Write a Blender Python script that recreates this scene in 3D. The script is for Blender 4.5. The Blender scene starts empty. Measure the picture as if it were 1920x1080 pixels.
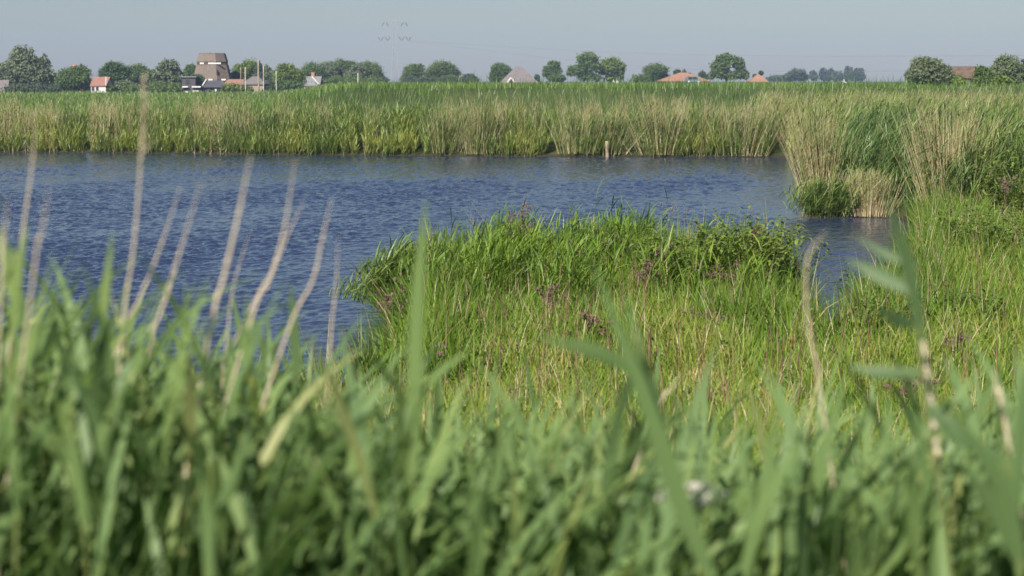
import bpy, math
import numpy as np

SC = bpy.context.scene
COL = SC.collection
RNG = np.random.default_rng(7)

# ------------------------------------------------------------------ camera
F = 3000.0                                   # focal length in 1920-wide pixels
CAM = np.array([0.0, 0.0, 3.0])
PITCH = math.atan(390.0 / F)
cd = bpy.data.cameras.new("camera")
cam = bpy.data.objects.new("camera", cd)
COL.objects.link(cam)
cam.location = CAM
cam.rotation_euler = (math.pi / 2 - PITCH, 0, 0)
cd.sensor_width = 36.0
cd.lens = F / 1920.0 * 36.0
cd.clip_start = 0.05
cd.clip_end = 8000.0
cd.dof.use_dof = True
cd.dof.focus_distance = 27.0
cd.dof.aperture_fstop = 3.5
SC.camera = cam

# ------------------------------------------------------------------ light
SUN_EL, SUN_AZ = math.radians(40), math.radians(207)      # azimuth clockwise from +Y: behind the camera, left
w = bpy.data.worlds.new("World")
SC.world = w
w.use_nodes = True
nt = w.node_tree
bg = nt.nodes["Background"]
sky = nt.nodes.new("ShaderNodeTexSky")
sky.sky_type = 'NISHITA'
sky.sun_disc = False
sky.sun_elevation = SUN_EL
sky.sun_rotation = SUN_AZ
sky.air_density = 1.0
sky.dust_density = 0.4
sky.ozone_density = 2.2
nt.links.new(sky.outputs[0], bg.inputs[0])
bg.inputs[1].default_value = 0.0225
sl = bpy.data.lights.new("sun", 'SUN')
sun = bpy.data.objects.new("sun", sl)
COL.objects.link(sun)
sl.energy = 3.5
sl.angle = math.radians(0.6)
sl.color = (1.0, 0.93, 0.83)
sdir = np.array([math.sin(SUN_AZ) * math.cos(SUN_EL), math.cos(SUN_AZ) * math.cos(SUN_EL), math.sin(SUN_EL)])
from mathutils import Vector
sun.rotation_euler = Vector(-sdir).to_track_quat('-Z', 'Y').to_euler()
sun.location = (-20, -20, 40)

SC.view_settings.view_transform = 'Standard'
SC.view_settings.look = 'None'
SC.view_settings.exposure = 1.62
SC.view_settings.gamma = 1.0
SC.render.engine = 'CYCLES'
SC.cycles.use_denoising = True
SC.cycles.max_bounces = 6
SC.cycles.transparent_max_bounces = 6
SC.cycles.diffuse_bounces = 3
SC.cycles.glossy_bounces = 3
SC.cycles.transmission_bounces = 3
SC.cycles.volume_bounces = 0
SC.cycles.caustics_reflective = False
SC.cycles.caustics_refractive = False
SC.cycles.sample_clamp_indirect = 4.0

# ------------------------------------------------------------------ geometry helpers
cp, sp = math.cos(PITCH), math.sin(PITCH)

def ray(px, py):
    px = np.asarray(px, float); py = np.asarray(py, float)
    a, b = px - 960.0, 540.0 - py
    return np.stack([a + 0 * b, F * cp + sp * b + 0 * a, -F * sp + cp * b + 0 * a], -1)

def on_z(px, py, z=0.0):
    d = ray(px, py)
    t = (z - CAM[2]) / d[..., 2]
    return CAM + d * t[..., None]

def at_y(px, py, Y):
    d = ray(px, py)
    t = Y / d[..., 1]
    return CAM + d * np.asarray(t)[..., None]

def px_of(x, y):
    """photo column of a far ground point (small-angle)"""
    return 960.0 + F * x / np.maximum(y, 0.1) * 0.9917 + 0 * x

def sstep(a, b, x):
    t = np.clip((x - a) / (b - a), 0, 1)
    return t * t * (3 - 2 * t)

# shoreline, traced on the water level
SHORE = [(-520, 281), (0, 285), (240, 287), (480, 290), (760, 292), (1000, 293.5), (1250, 294), (1489, 294),
         (1490, 301), (1494, 330), (1502, 365), (1512, 402), (1560, 406), (1640, 407), (1690, 409), (1722, 424),
         (1738, 445), (1725, 490), (1690, 535), (1640, 580), (1600, 625), (1575, 665), (1535, 668), (1512, 625), (1500, 570), (1470, 530),
         (1200, 514), (900, 518), (810, 530), (758, 556), (734, 596), (762, 640), (745, 720), (650, 768),
         (250, 790), (0, 800), (-520, 815)]
SH = np.array([on_z(a, b)[:2] for a, b in SHORE])

def shore_dist(x, y):
    """positive on land, negative on the water"""
    x = np.asarray(x, float).ravel(); y = np.asarray(y, float).ravel()
    A, B = SH, np.roll(SH, -1, 0)
    best = np.full(x.shape, 1e9)
    inside = np.zeros(x.shape, bool)
    for a, b in zip(A, B):
        dx, dy = b - a
        t = np.clip(((x - a[0]) * dx + (y - a[1]) * dy) / (dx * dx + dy * dy), 0, 1)
        best = np.minimum(best, (x - a[0] - t * dx) ** 2 + (y - a[1] - t * dy) ** 2)
        c = (a[1] > y) != (b[1] > y)
        with np.errstate(divide='ignore', invalid='ignore'):
            xi = a[0] + (y - a[1]) / (dy if dy else 1e-9) * dx
        inside ^= c & (x < xi)
    return np.sqrt(best) * np.where(inside, -1, 1)


def wob(x, y, scale, k=0):
    """smooth pseudo-noise, about -1..1"""
    r = np.random.default_rng(100 + k)
    s = 0
    for i in range(6):
        a = r.uniform(0, 2 * math.pi); f = (0.6 + 1.3 * r.random()) / scale; p = r.uniform(0, 6.28)
        s = s + np.sin(2 * math.pi * f * (x * math.cos(a) + y * math.sin(a)) + p)
    return s / 3.0

def land(x, y, sd=None):
    x = np.asarray(x, float); y = np.asarray(y, float)
    if sd is None:
        sd = shore_dist(x, y).reshape(x.shape)
    h = np.where(sd > 0, 0.14 * sstep(-0.02, 0.35, sd) + 0.2 * sstep(0.3, 3, sd), -0.03 - 0.9 * sstep(0, 2.5, -sd))
    h = h + 1.12 * sstep(14, 3, y)
    h = h + np.where(sd > 0.5, 0.05, 0) * wob(x, y, 3.0, 1) * sstep(0.5, 2, sd)
    pc = x / np.maximum(y, 1)
    h = h + 1.75 * sstep(119, 138, y) * (1 - sstep(305, 335, y)) * sstep(-0.158, -0.10, pc)
    h = h + 0.15 * sstep(70, 110, y) * np.where(sd > 1, 1, 0)
    return h

def link(name, me, parent=None):
    o = bpy.data.objects.new(name, me)
    COL.objects.link(o)
    if parent is not None:
        o.parent = parent
    return o

def tag(o, label=None, cat=None, group=None, kind=None):
    if label: o["label"] = label
    if cat: o["category"] = cat
    if group: o["group"] = group
    if kind: o["kind"] = kind
    return o

def thing(name, label, cat, loc=(0, 0, 0), group=None):
    o = bpy.data.objects.new(name, None)
    o.empty_display_size = 0.3
    COL.objects.link(o)
    o.location = loc
    return tag(o, label, cat, group)

class Geo:
    """numpy collection of vertices and quads/triangles with a per-vertex tint"""
    def __init__(s):
        s.V, s.Q, s.T, s.A, s.n = [], [], [], [], 0
    def add(s, V, Q=None, T=None, tint=0.5):
        V = np.asarray(V, float).reshape(-1, 3)
        s.V.append(V)
        if Q is not None and len(Q): s.Q.append(np.asarray(Q, int).reshape(-1, 4) + s.n)
        if T is not None and len(T): s.T.append(np.asarray(T, int).reshape(-1, 3) + s.n)
        t = np.asarray(tint, float)
        s.A.append(np.full(len(V), float(t)) if t.ndim == 0 else t.ravel())
        s.n += len(V)
    def merge(s, g):
        if not g.n: return s
        V = np.concatenate(g.V); A = np.concatenate(g.A)
        s.add(V, np.concatenate(g.Q) if g.Q else None, np.concatenate(g.T) if g.T else None, A)
        return s
    def build(s, name, mat, parent=None, origin=None, smooth=True):
        V = np.concatenate(s.V); A = np.concatenate(s.A)
        if parent is not None and origin is None:
            origin = np.array(parent.location)
        if origin is not None:
            V = V - np.asarray(origin)
        Q = np.concatenate(s.Q) if s.Q else np.zeros((0, 4), int)
        T = np.concatenate(s.T) if s.T else np.zeros((0, 3), int)
        me = bpy.data.meshes.new(name)
        me.vertices.add(len(V))
        me.vertices.foreach_set("co", V.astype(np.float32).ravel())
        nl = Q.size + T.size
        me.loops.add(nl)
        me.loops.foreach_set("vertex_index", np.concatenate([Q.ravel(), T.ravel()]).astype(np.int32))
        me.polygons.add(len(Q) + len(T))
        st = np.concatenate([np.arange(len(Q)) * 4, Q.size + np.arange(len(T)) * 3]).astype(np.int32)
        me.polygons.foreach_set("loop_start", st)
        at = me.attributes.new("tint", 'FLOAT', 'POINT')
        at.data.foreach_set("value", A.astype(np.float32))
        me.polygons.foreach_set("use_smooth", np.full(len(Q) + len(T), bool(smooth)))
        me.update(calc_edges=True)
        me.materials.append(mat)
        o = link(name, me, parent)
        if parent is None and origin is not None:
            o.location = origin
        return o

def curve_pts(base, az, L, lean, bend, S):
    """(N,S+1,3) centre lines: angle from the vertical grows from lean to lean+bend"""
    N = len(base)
    t = (np.arange(S) + 0.5) / S
    th = lean[:, None] + bend[:, None] * t[None, :]
    st = (L / S)[:, None]
    dh, dz = np.sin(th) * st, np.cos(th) * st
    P = np.zeros((N, S + 1, 3))
    P[:, 1:, 0] = np.cumsum(dh * np.cos(az)[:, None], 1)
    P[:, 1:, 1] = np.cumsum(dh * np.sin(az)[:, None], 1)
    P[:, 1:, 2] = np.cumsum(dz, 1)
    return P + base[:, None, :]

def ribbons(g, P, width, side, tint, prof):
    """flat blades along P (N,S+1,3); prof (S+1) width profile ending at 0 = pointed tip"""
    N, S1, _ = P.shape
    wv = width[:, None] * np.asarray(prof)[None, :] * 0.5
    L = P - side[:, None, :] * wv[..., None]
    R = P + side[:, None, :] * wv[..., None]
    V = np.stack([L, R], 2).reshape(-1, 3)
    b = (np.arange(N) * S1 * 2)[:, None] + (np.arange(S1 - 1) * 2)[None, :]
    Q = np.stack([b, b + 1, b + 3, b + 2], -1).reshape(-1, 4)
    g.add(V, Q, None, np.repeat(tint, S1 * 2))

def tubes(g, P, rad, tint, k=3):
    """round stems along P; rad (N,S+1)"""
    N, S1, _ = P.shape
    a = np.arange(k) / k * 2 * math.pi
    off = np.stack([np.cos(a), np.sin(a), 0 * a], -1)
    V = P[:, :, None, :] + rad[:, :, None, None] * off[None, None]
    b = (np.arange(N) * S1 * k)[:, None, None] + (np.arange(S1 - 1) * k)[None, :, None]
    i = np.arange(k)[None, None, :]; j = (np.arange(k) + 1) % k
    j = j[None, None, :]
    Q = np.stack([b + i, b + j, b + k + j, b + k + i], -1).reshape(-1, 4)
    g.add(V.reshape(-1, 3), Q, None, np.repeat(tint, S1 * k))

LEAF = {2: [0.55, 1.0, 0.0], 3: [0.5, 1.0, 0.75, 0.0], 4: [0.45, 0.9, 1.0, 0.65, 0.0], 6: [.4, .8, 1, .95, .75, .4, 0.0]}

def sides(az, rng, spread=0.6):
    a = az + math.pi / 2 + rng.normal(0, spread, len(az))
    s = np.stack([np.cos(a), np.sin(a), rng.normal(0, 0.25, len(az))], -1)
    return s / np.linalg.norm(s, axis=1)[:, None]

WIND = 0.0          # leaves stream towards +X

def reeds(gs, gl, base, H, az, lean, bend, rng, nleaf=6, leaf_len=0.42, leaf_w=0.024, stem_r=0.004,
          stem_tint=None, leaf_tint=None, S=3, LS=3, lo=0.3, wind=0.9, k=3, droop=1.0):
    """reed plants: upright stems into gs, streaming leaves into gl"""
    N = len(base)
    if N == 0: return
    P = curve_pts(base, az, H, lean, bend, S)
    prof = np.linspace(1, 0.35, S + 1)
    if stem_tint is None: stem_tint = rng.uniform(0, 1, N)
    if gs is not None:
        tubes(gs, P, stem_r * prof[None, :] * rng.uniform(0.8, 1.3, (N, 1)), stem_tint, k)
    if nleaf > 0 and gl is not None:
        idx = np.repeat(np.arange(N), nleaf)
        t = rng.uniform(lo, 1.0, len(idx))
        f = t * S; i0 = np.minimum(f.astype(int), S - 1); fr = (f - i0)[:, None]
        b = P[idx, i0] * (1 - fr) + P[idx, i0 + 1] * fr
        a = rng.uniform(-math.pi, math.pi, len(idx))
        # pull the azimuths towards the wind
        a = a * (1 - wind * rng.uniform(0.2, 0.9, len(idx)))
        L = leaf_len * rng.uniform(0.55, 1.25, len(idx))
        ln = rng.uniform(0.15, 0.75, len(idx)) * (.4 + .6 * droop)
        bd = rng.uniform(0.2, 1.5, len(idx)) * droop
        PL = curve_pts(b, a, L, ln, bd, LS)
        lt = rng.uniform(0, 1, len(idx)) if leaf_tint is None else np.clip(leaf_tint[idx] + rng.normal(0, 0.12, len(idx)), 0, 1)
        ribbons(gl, PL, leaf_w * rng.uniform(0.6, 1.2, len(idx)), sides(a, rng), lt, LEAF[LS])

def blades(g, base, az, L, lean, bend, width, tint, rng, S=3, spread=0.8):
    P = curve_pts(base, az, L, lean, bend, S)
    ribbons(g, P, width, sides(az, rng, spread), tint, {2: [1, .75, 0], 3: [1, .9, .6, 0], 4: [.9, 1, .85, .5, 0]}[S])

# ------------------------------------------------------------------ materials
def new_mat(name):
    m = bpy.data.materials.new(name)
    m.use_nodes = True
    return m, m.node_tree, m.node_tree.nodes["Principled BSDF"]

def ramp(nt, fac, cols):
    r = nt.nodes.new("ShaderNodeValToRGB")
    el = r.color_ramp.elements
    while len(el) < len(cols): el.new(0.5)
    for e, (p, c) in zip(el, cols):
        e.position = p; e.color = (*c, 1)
    nt.links.new(fac, r.inputs[0])
    return r.outputs[0]

def leaf_mat(name, cols, trans=0.35, rough=0.45, noise=None, spec=0.4):
    m, nt, p = new_mat(name)
    a = nt.nodes.new("ShaderNodeAttribute"); a.attribute_name = "tint"
    fac = a.outputs["Fac"]
    if noise:
        n = nt.nodes.new("ShaderNodeTexNoise"); n.inputs["Scale"].default_value = noise[0]; n.inputs["Detail"].default_value = 3
        tc = nt.nodes.new("ShaderNodeTexCoord"); nt.links.new(tc.outputs["Object"], n.inputs["Vector"])
        ma = nt.nodes.new("ShaderNodeMath"); ma.operation = 'MULTIPLY_ADD'
        sb = nt.nodes.new("ShaderNodeMath"); sb.operation = 'SUBTRACT'; sb.inputs[1].default_value = 0.5
        nt.links.new(n.outputs["Fac"], sb.inputs[0])
        nt.links.new(sb.outputs[0], ma.inputs[0]); ma.inputs[1].default_value = noise[1]
        nt.links.new(fac, ma.inputs[2]); fac = ma.outputs[0]
    c = ramp(nt, fac, cols)
    nt.links.new(c, p.inputs["Base Color"])
    p.inputs["Roughness"].default_value = rough
    p.inputs["Specular IOR Level"].default_value = spec
    if trans > 0:
        t = nt.nodes.new("ShaderNodeBsdfTranslucent")
        hs = nt.nodes.new("ShaderNodeHueSaturation"); hs.inputs["Saturation"].default_value = 1.15; hs.inputs["Value"].default_value = 1.25
        hs.inputs["Hue"].default_value = 0.49
        nt.links.new(c, hs.inputs["Color"]); nt.links.new(hs.outputs[0], t.inputs[0])
        mx = nt.nodes.new("ShaderNodeMixShader"); mx.inputs[0].default_value = trans
        nt.links.new(p.outputs[0], mx.inputs[1]); nt.links.new(t.outputs[0], mx.inputs[2])
        nt.links.new(mx.outputs[0], nt.nodes["Material Output"].inputs[0])
    return m

def plain_mat(name, col, rough=0.7, vary=0.25, scale=2.0, stretch=(1, 1, 1), metal=0.0, spec=0.4, bump=0.0):
    m, nt, p = new_mat(name)
    tc = nt.nodes.new("ShaderNodeTexCoord"); mp = nt.nodes.new("ShaderNodeMapping")
    mp.inputs["Scale"].default_value = stretch
    n = nt.nodes.new("ShaderNodeTexNoise"); n.inputs["Scale"].default_value = scale; n.inputs["Detail"].default_value = 5
    nt.links.new(tc.outputs["Object"], mp.inputs[0]); nt.links.new(mp.outputs[0], n.inputs["Vector"])
    lo = tuple(c * (1 - vary) for c in col); hi = tuple(min(1, c * (1 + vary)) for c in col)
    nt.links.new(ramp(nt, n.outputs["Fac"], [(0.3, lo), (0.7, hi)]), p.inputs["Base Color"])
    p.inputs["Roughness"].default_value = rough; p.inputs["Metallic"].default_value = metal
    p.inputs["Specular IOR Level"].default_value = spec
    if bump:
        b = nt.nodes.new("ShaderNodeBump"); b.inputs["Strength"].default_value = bump; b.inputs["Distance"].default_value = 0.05
        nt.links.new(n.outputs["Fac"], b.inputs["Height"]); nt.links.new(b.outputs[0], p.inputs["Normal"])
    return m

M = {}
M['reed_leaf'] = leaf_mat("reed_leaf", [(0.0, (.055, .10, .028)), (.4, (.12, .185, .046)), (.75, (.19, .25, .052)), (1, (.28, .31, .07))], noise=(0.35, 0.5))
M['reed_stem'] = leaf_mat("reed_stem", [(0.0, (.07, .11, .03)), (.35, (.13, .16, .05)), (.55, (.30, .23, .12)), (1, (.46, .36, .22))], trans=0.1)
M['dry_stem'] = leaf_mat("dry_reed_stem", [(0.0, (.23, .18, .08)), (.35, (.34, .28, .14)), (.7, (.44, .37, .21)), (1, (.52, .46, .30))], trans=0.05, noise=(6, 0.4))
M['field'] = leaf_mat("field_grass", [(0.0, (.055, .11, .02)), (.5, (.11, .185, .032)), (1, (.17, .24, .052))], noise=(0.05, 0.7))
M['grass'] = leaf_mat("bank_grass", [(0.0, (.06, .11, .016)), (.35, (.115, .20, .025)), (.65, (.18, .25, .036)), (.87, (.28, .275, .07)), (1, (.40, .32, .14))], noise=(0.8, 0.35), spec=.25)
M['sorrel'] = leaf_mat("sorrel_stalk", [(0, (.16, .09, .06)), (.5, (.22, .13, .085)), (1, (.28, .19, .12))], trans=.1, noise=(5, .4))
M['stalk'] = leaf_mat("pale_reed_stalk", [(0, (.30, .22, .13)), (.5, (.44, .36, .26)), (1, (.52, .46, .34))], trans=0, noise=(9, .2))
M['near_herb'] = leaf_mat("near_broad_leaf", [(0.0, (.10, .17, .06)), (.5, (.165, .25, .08)), (1, (.235, .30, .09))], trans=.5, noise=(3, .4), spec=.25)
M['herb'] = leaf_mat("broad_leaf", [(0.0, (.06, .11, .024)), (.5, (.105, .165, .034)), (1, (.18, .235, .045))], noise=(1.2, 0.4), spec=.25)
M['near_leaf'] = leaf_mat("near_reed_leaf", [(0.0, (.10, .165, .068)), (.5, (.16, .25, .092)), (.85, (.215, .295, .095)), (1, (.31, .33, .13))], trans=.5, rough=0.5, noise=(3, 0.3), spec=0.3)
M['bark'] = plain_mat("bark", (.11, .085, .06), 0.9, 0.4, 3, (1, 1, .3))
M['purple'] = plain_mat("thistle_purple", (.33, .09, .29), 0.8, 0.3, 60)
M['dead_stem'] = plain_mat("dead_brown_stem", (.13, .08, .065), 0.9, 0.3, 20)
M['white_petal'] = plain_mat("white_petal", (.45, .44, .37), 0.6, 0.08, 40)
M['white_paint'] = plain_mat("white_paint", (.50, .49, .47), 0.6, 0.06, 3)
M['thatch'] = plain_mat("thatch", (.135, .108, .088), 0.95, 0.4, 3.5, (3, 3, .5), bump=0.6)
M['thatch_dark'] = plain_mat("thatch_ridge", (.10, .08, .075), 0.95, 0.3, 4)
M['orange_tile'] = plain_mat("orange_tile", (.23, .125, .085), 0.8, 0.25, 2.5)
M['red_tile'] = plain_mat("red_tile", (.22, .11, .085), 0.8, 0.25, 3)
M['rust_tile'] = plain_mat("rust_tile", (.10, .068, .048), 0.9, 0.4, 1.5)
M['brown_tile'] = plain_mat("brown_tile", (.125, .112, .112), 0.85, 0.25, 2)
M['grey_tile'] = plain_mat("grey_tile", (.15, .15, .16), 0.8, 0.2, 2)
M['slate'] = plain_mat("dark_slate", (.055, .055, .07), 0.6, 0.2, 2)
M['brick'] = plain_mat("brick", (.26, .15, .10), 0.9, 0.25, 5)
M['dark_wood'] = plain_mat("dark_wood", (.05, .045, .05), 0.8, 0.3, 3, (6, 6, .6))
M['wood'] = plain_mat("weathered_wood", (.24, .19, .14), 0.9, 0.3, 4, (6, 6, .5))
M['pole'] = plain_mat("pale_pole", (.42, .40, .35), 0.8, 0.1, 2)
M['glass'] = plain_mat("window_glass", (.03, .035, .04), 0.12, 0.1, 1, spec=0.7)
M['steel'] = plain_mat("galvanised_steel", (.345, .345, .355), 0.6, 0.1, 1, metal=0.2)
M['insulator'] = plain_mat("insulator", (.05, .05, .055), 0.5, 0.1, 1)
M['wire'] = plain_mat("wire", (.12, .12, .12), 0.6, 0.1, 1)

def crown_mat(name, lo, mid, hi):
    return leaf_mat(name, [(0, lo), (.5, mid), (1, hi)], trans=0.25, rough=0.6, noise=(0.25, 0.5), spec=0.25)
M['crown_green'] = crown_mat("crown_green", (.045, .085, .022), (.08, .13, .032), (.125, .18, .045))
M['crown_dark'] = crown_mat("crown_dark", (.032, .070, .02), (.055, .10, .028), (.085, .135, .038))
M['crown_bright'] = crown_mat("crown_bright", (.065, .105, .02), (.11, .16, .03), (.16, .21, .04))
M['crown_grey'] = crown_mat("crown_grey", (.09, .12, .06), (.125, .16, .083), (.155, .19, .105))
M['crown_far'] = crown_mat("crown_far", (.04, .065, .035), (.06, .09, .05), (.08, .11, .06))

# ------------------------------------------------------------------ ground, water
def axis(parts):
    out = []
    for a, b, st in parts:
        out.append(np.arange(a, b, st))
    return np.unique(np.round(np.concatenate(out + [np.array([parts[-1][1]])]), 4))

gx = axis([(-2400, -400, 200), (-400, -60, 12), (-60, -24, 2), (-24, 24, .4), (24, 60, 2), (60, 400, 12), (400, 2400, 200)])
gy = axis([(-40, 1, 3), (1, 75, .4), (75, 118, 3), (118, 140, 2), (140, 345, 6), (345, 700, 40), (700, 2600, 190)])
XX, YY = np.meshgrid(gx, gy)
ZZ = land(XX, YY)
V = np.stack([XX, YY, ZZ], -1).reshape(-1, 3)
ny, nx = XX.shape
ii = (np.arange(ny - 1)[:, None] * nx + np.arange(nx - 1)[None, :]).ravel()
g = Geo(); g.add(V, np.stack([ii, ii + 1, ii + nx + 1, ii + nx], -1), None, 0.5)
m, nt_, p = new_mat("ground")
tc = nt_.nodes.new("ShaderNodeTexCoord")
n1 = nt_.nodes.new("ShaderNodeTexNoise"); n1.inputs["Scale"].default_value = 0.06; n1.inputs["Detail"].default_value = 8; n1.inputs["Roughness"].default_value = 0.65
nt_.links.new(tc.outputs["Object"], n1.inputs["Vector"])
c1 = ramp(nt_, n1.outputs["Fac"], [(.3, (.030, .042, .014)), (.5, (.045, .065, .02)), (.7, (.065, .08, .03))])
geo = nt_.nodes.new("ShaderNodeSeparateXYZ"); nt_.links.new(tc.outputs["Object"], geo.inputs[0])
mr = nt_.nodes.new("ShaderNodeMapRange"); mr.inputs[1].default_value = 0.02; mr.inputs[2].default_value = 0.16
nt_.links.new(geo.outputs[2], mr.inputs[0])
mx = nt_.nodes.new("ShaderNodeMix"); mx.data_type = 'RGBA'
nt_.links.new(mr.outputs[0], mx.inputs[0]); mx.inputs[6].default_value = (.03, .026, .014, 1); nt_.links.new(c1, mx.inputs[7])
nt_.links.new(mx.outputs[2], p.inputs["Base Color"]); p.inputs["Roughness"].default_value = 0.95
p.inputs["Specular IOR Level"].default_value = 0.15
tag(g.build("ground", m), kind="structure")

# water: real wind ripples, calmer in the lee of the reeds
def water():
    ys = np.concatenate([np.arange(12.5, 30, .05), np.arange(30, 48, .08), np.arange(48, 70, .14)])
    nxw = 900
    u = np.linspace(-0.46, 0.30, nxw)
    X = u[None, :] * ys[:, None]; Y = np.repeat(ys[:, None], nxw, 1)
    sd = shore_dist(X, Y).reshape(X.shape)
    pc = 960 + F * X / Y
    calm = 0.3 + 0.7 * sstep(0.1, 2.2, -sd) * (1 - 0.5 * sstep(1380, 1560, pc) * (1 - sstep(36, 50, Y))) * (1 - 0.8 * sstep(22, 18, Y))
    gust = np.clip(0.85 + 0.3 * wob(X, Y * 0.5, 9, 3), 0.4, 1.3)
    r = np.random.default_rng(11)
    Z = np.zeros_like(X)
    for i in range(46):
        lam = 0.085 * (1.046 ** i) * r.uniform(0.85, 1.15)
        a = math.radians(-28) + r.normal(0, 0.55)
        amp = 0.0088 * lam ** 0.9 * (1.0 if lam < 0.35 else (0.35 / lam) ** 1.0)
        ph = r.uniform(0, 6.28)
        kx, ky = 2 * math.pi / lam * math.cos(a), 2 * math.pi / lam * math.sin(a)
        arg = kx * X + ky * Y + ph + 1.5 * wob(X, Y, 3.5 + 2 * lam, 20 + i % 7)
        Z += amp * np.sin(arg)
    Z *= calm * gust
    ny, nx = X.shape
    ii = (np.arange(ny - 1)[:, None] * nx + np.arange(nx - 1)[None, :])
    keep = sd < 0.6
    kq = keep[:-1, :-1] | keep[1:, 1:]
    ii = ii[kq]
    g = Geo(); g.add(np.stack([X, Y, Z], -1), np.stack([ii, ii + 1, ii + nx + 1, ii + nx], -1))
    m, nt, p = new_mat("water")
    p.inputs["Base Color"].default_value = (.018, .027, .064, 1)
    p.inputs["Roughness"].default_value = 0.06
    p.inputs["IOR"].default_value = 1.333
    tc = nt.nodes.new("ShaderNodeTexCoord")
    n = nt.nodes.new("ShaderNodeTexNoise"); n.inputs["Scale"].default_value = 13.0; n.inputs["Detail"].default_value = 3
    nt.links.new(tc.outputs["Object"], n.inputs["Vector"])
    b = nt.nodes.new("ShaderNodeBump"); b.inputs["Strength"].default_value = 0.35; b.inputs["Distance"].default_value = 0.02
    nt.links.new(n.outputs["Fac"], b.inputs["Height"]); nt.links.new(b.outputs[0], p.inputs["Normal"])
    tag(g.build("water", m), kind="structure")
water()

# ------------------------------------------------------------------ reed belts
def scatter(n, x0, x1, y0, y1, rng):
    return rng.uniform(x0, x1, n), rng.uniform(y0, y1, n)

def with_ground(x, y, sd=None):
    return np.stack([x, y, land(x, y, sd)], -1)

# dry patches and dark gaps along the far bank, in photo columns
DRY = [(20, 50, 1), (110, 25, .9), (60, 40, .9), (215, 45, .8), (400, 40, .9), (450, 30, .7), (310, 20, .4), (540, 25, .35), (610, 20, .3),
       (700, 20, .3), (845, 25, .8), (885, 30, 1), (930, 22, .9), (985, 30, .6), (1060, 25, .8), (1105, 25, .9), (1160, 22, .9),
       (1225, 32, 1), (1262, 30, 1), (1320, 20, .8), (1375, 35, .9), (1420, 30, .8), (1470, 30, .9)]
GAPS = [(866, 17, 3), (1044, 17, 3), (1187, 19, 3), (1455, 14, 3), (680, 7, 1), (790, 9, 1), (330, 6, 1), (175, 6, 1)]
YELLOW = [(690, 30), (765, 25), (330, 25), (980, 25), (1300, 20), (250, 20), (100, 20), (1480, 20), (560, 20)]

def bump(px, table):
    s = 0
    for c, wd, a in table:
        s = np.maximum(s, a * np.exp(-((px - c) / wd) ** 2))
    return s

def far_bank():
    rng = np.random.default_rng(21)
    x, y = scatter(68000, -30, 14.5, 62, 69.5, rng)
    sd = shore_dist(x, y)
    px = px_of(x, y)
    gap = bump(px, GAPS)
    ok = (sd > -0.10) & (sd < 4.5) & (rng.random(len(x)) < np.where(sd < 2.2, 0.62, 0.4) * (1 - np.clip(gap * 1.2, 0, 1) * (sd < 3.9)))
    x, y, sd, px = x[ok], y[ok], sd[ok], px[ok]
    dry = bump(px, DRY)
    base = with_ground(x, y, sd)
    N = len(x)
    hmul = 0.80 + 0.13 * wob(x, y, 5, 5) + 0.11 * wob(x, y, 1.6, 6) + 0.20 * sstep(0, 1.6, sd) + 0.10 * dry
    isdry = rng.random(N) < 0.05 + 0.66 * dry * sstep(0.1, 0.9, sd + 0.35)
    H = np.clip(1.47 * hmul * rng.uniform(.75, 1.1, N), .5, 2.5)
    H = np.where(isdry, H * 1.16, H * (0.92 - 0.20 * dry))
    H = np.where(sd < 0.5, H * rng.uniform(0.3, 0.85, N), H)
    # stems splay away from the gaps and the water
    az = rng.uniform(0, 2 * math.pi, N)
    splay = 0 * x
    for c, wd, a in GAPS[:4]:
        d = px - c
        splay += np.sign(d) * np.exp(-np.abs(d) / (2 * wd)) * -0.26
    lean = np.abs(rng.normal(0.06, 0.06, N)) + np.abs(splay) * rng.uniform(.3, 1, N)
    az = np.where(np.abs(splay) > 0.05, np.where(splay > 0, 0, math.pi) + rng.normal(0, .5, N), az)
    az = np.where((sd < 0.6) & (rng.random(N) < .6), -math.pi / 2 + rng.normal(0, .8, N), az)
    lean = np.where(sd < .6, lean + .15, lean)
    bend = rng.uniform(0, .25, N)
    yel = bump(px, [(c, wd_, 1) for c, wd_ in YELLOW]) * (1 - sstep(0.6, 1.8, sd))
    lt = np.clip(rng.normal(.38, .15, N) + 0.12 * wob(x, y, 4, 9) + 0.45 * yel + 0.22 * (sd < 0.5), 0, 1)
    gs, gl, gd = Geo(), Geo(), Geo()
    q = ~isdry
    reeds(gs, gl, base[q], H[q], az[q], lean[q], bend[q], rng, 8, .44, .023, .006, rng.uniform(0, .45, q.sum()), lt[q], lo=.12, wind=.35, droop=.65)
    d = isdry
    reeds(gd, gl, base[d], H[d], az[d], lean[d] * .9, bend[d], rng, 1, .35, .022, .0085, rng.uniform(.2, 1, d.sum()), lt[d], lo=.05, wind=.6)
    gl.merge(gs)
    tag(gl.build("far_bank_reed_bed", M['reed_leaf']), "long green reed bed lining the far shore of the water", "reeds", kind="stuff")
    tag(gd.build("far_bank_dry_reed", M['dry_stem']), "straw coloured dead reed stems standing among the far shore reeds", "dry reeds", kind="stuff")
far_bank()

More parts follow.
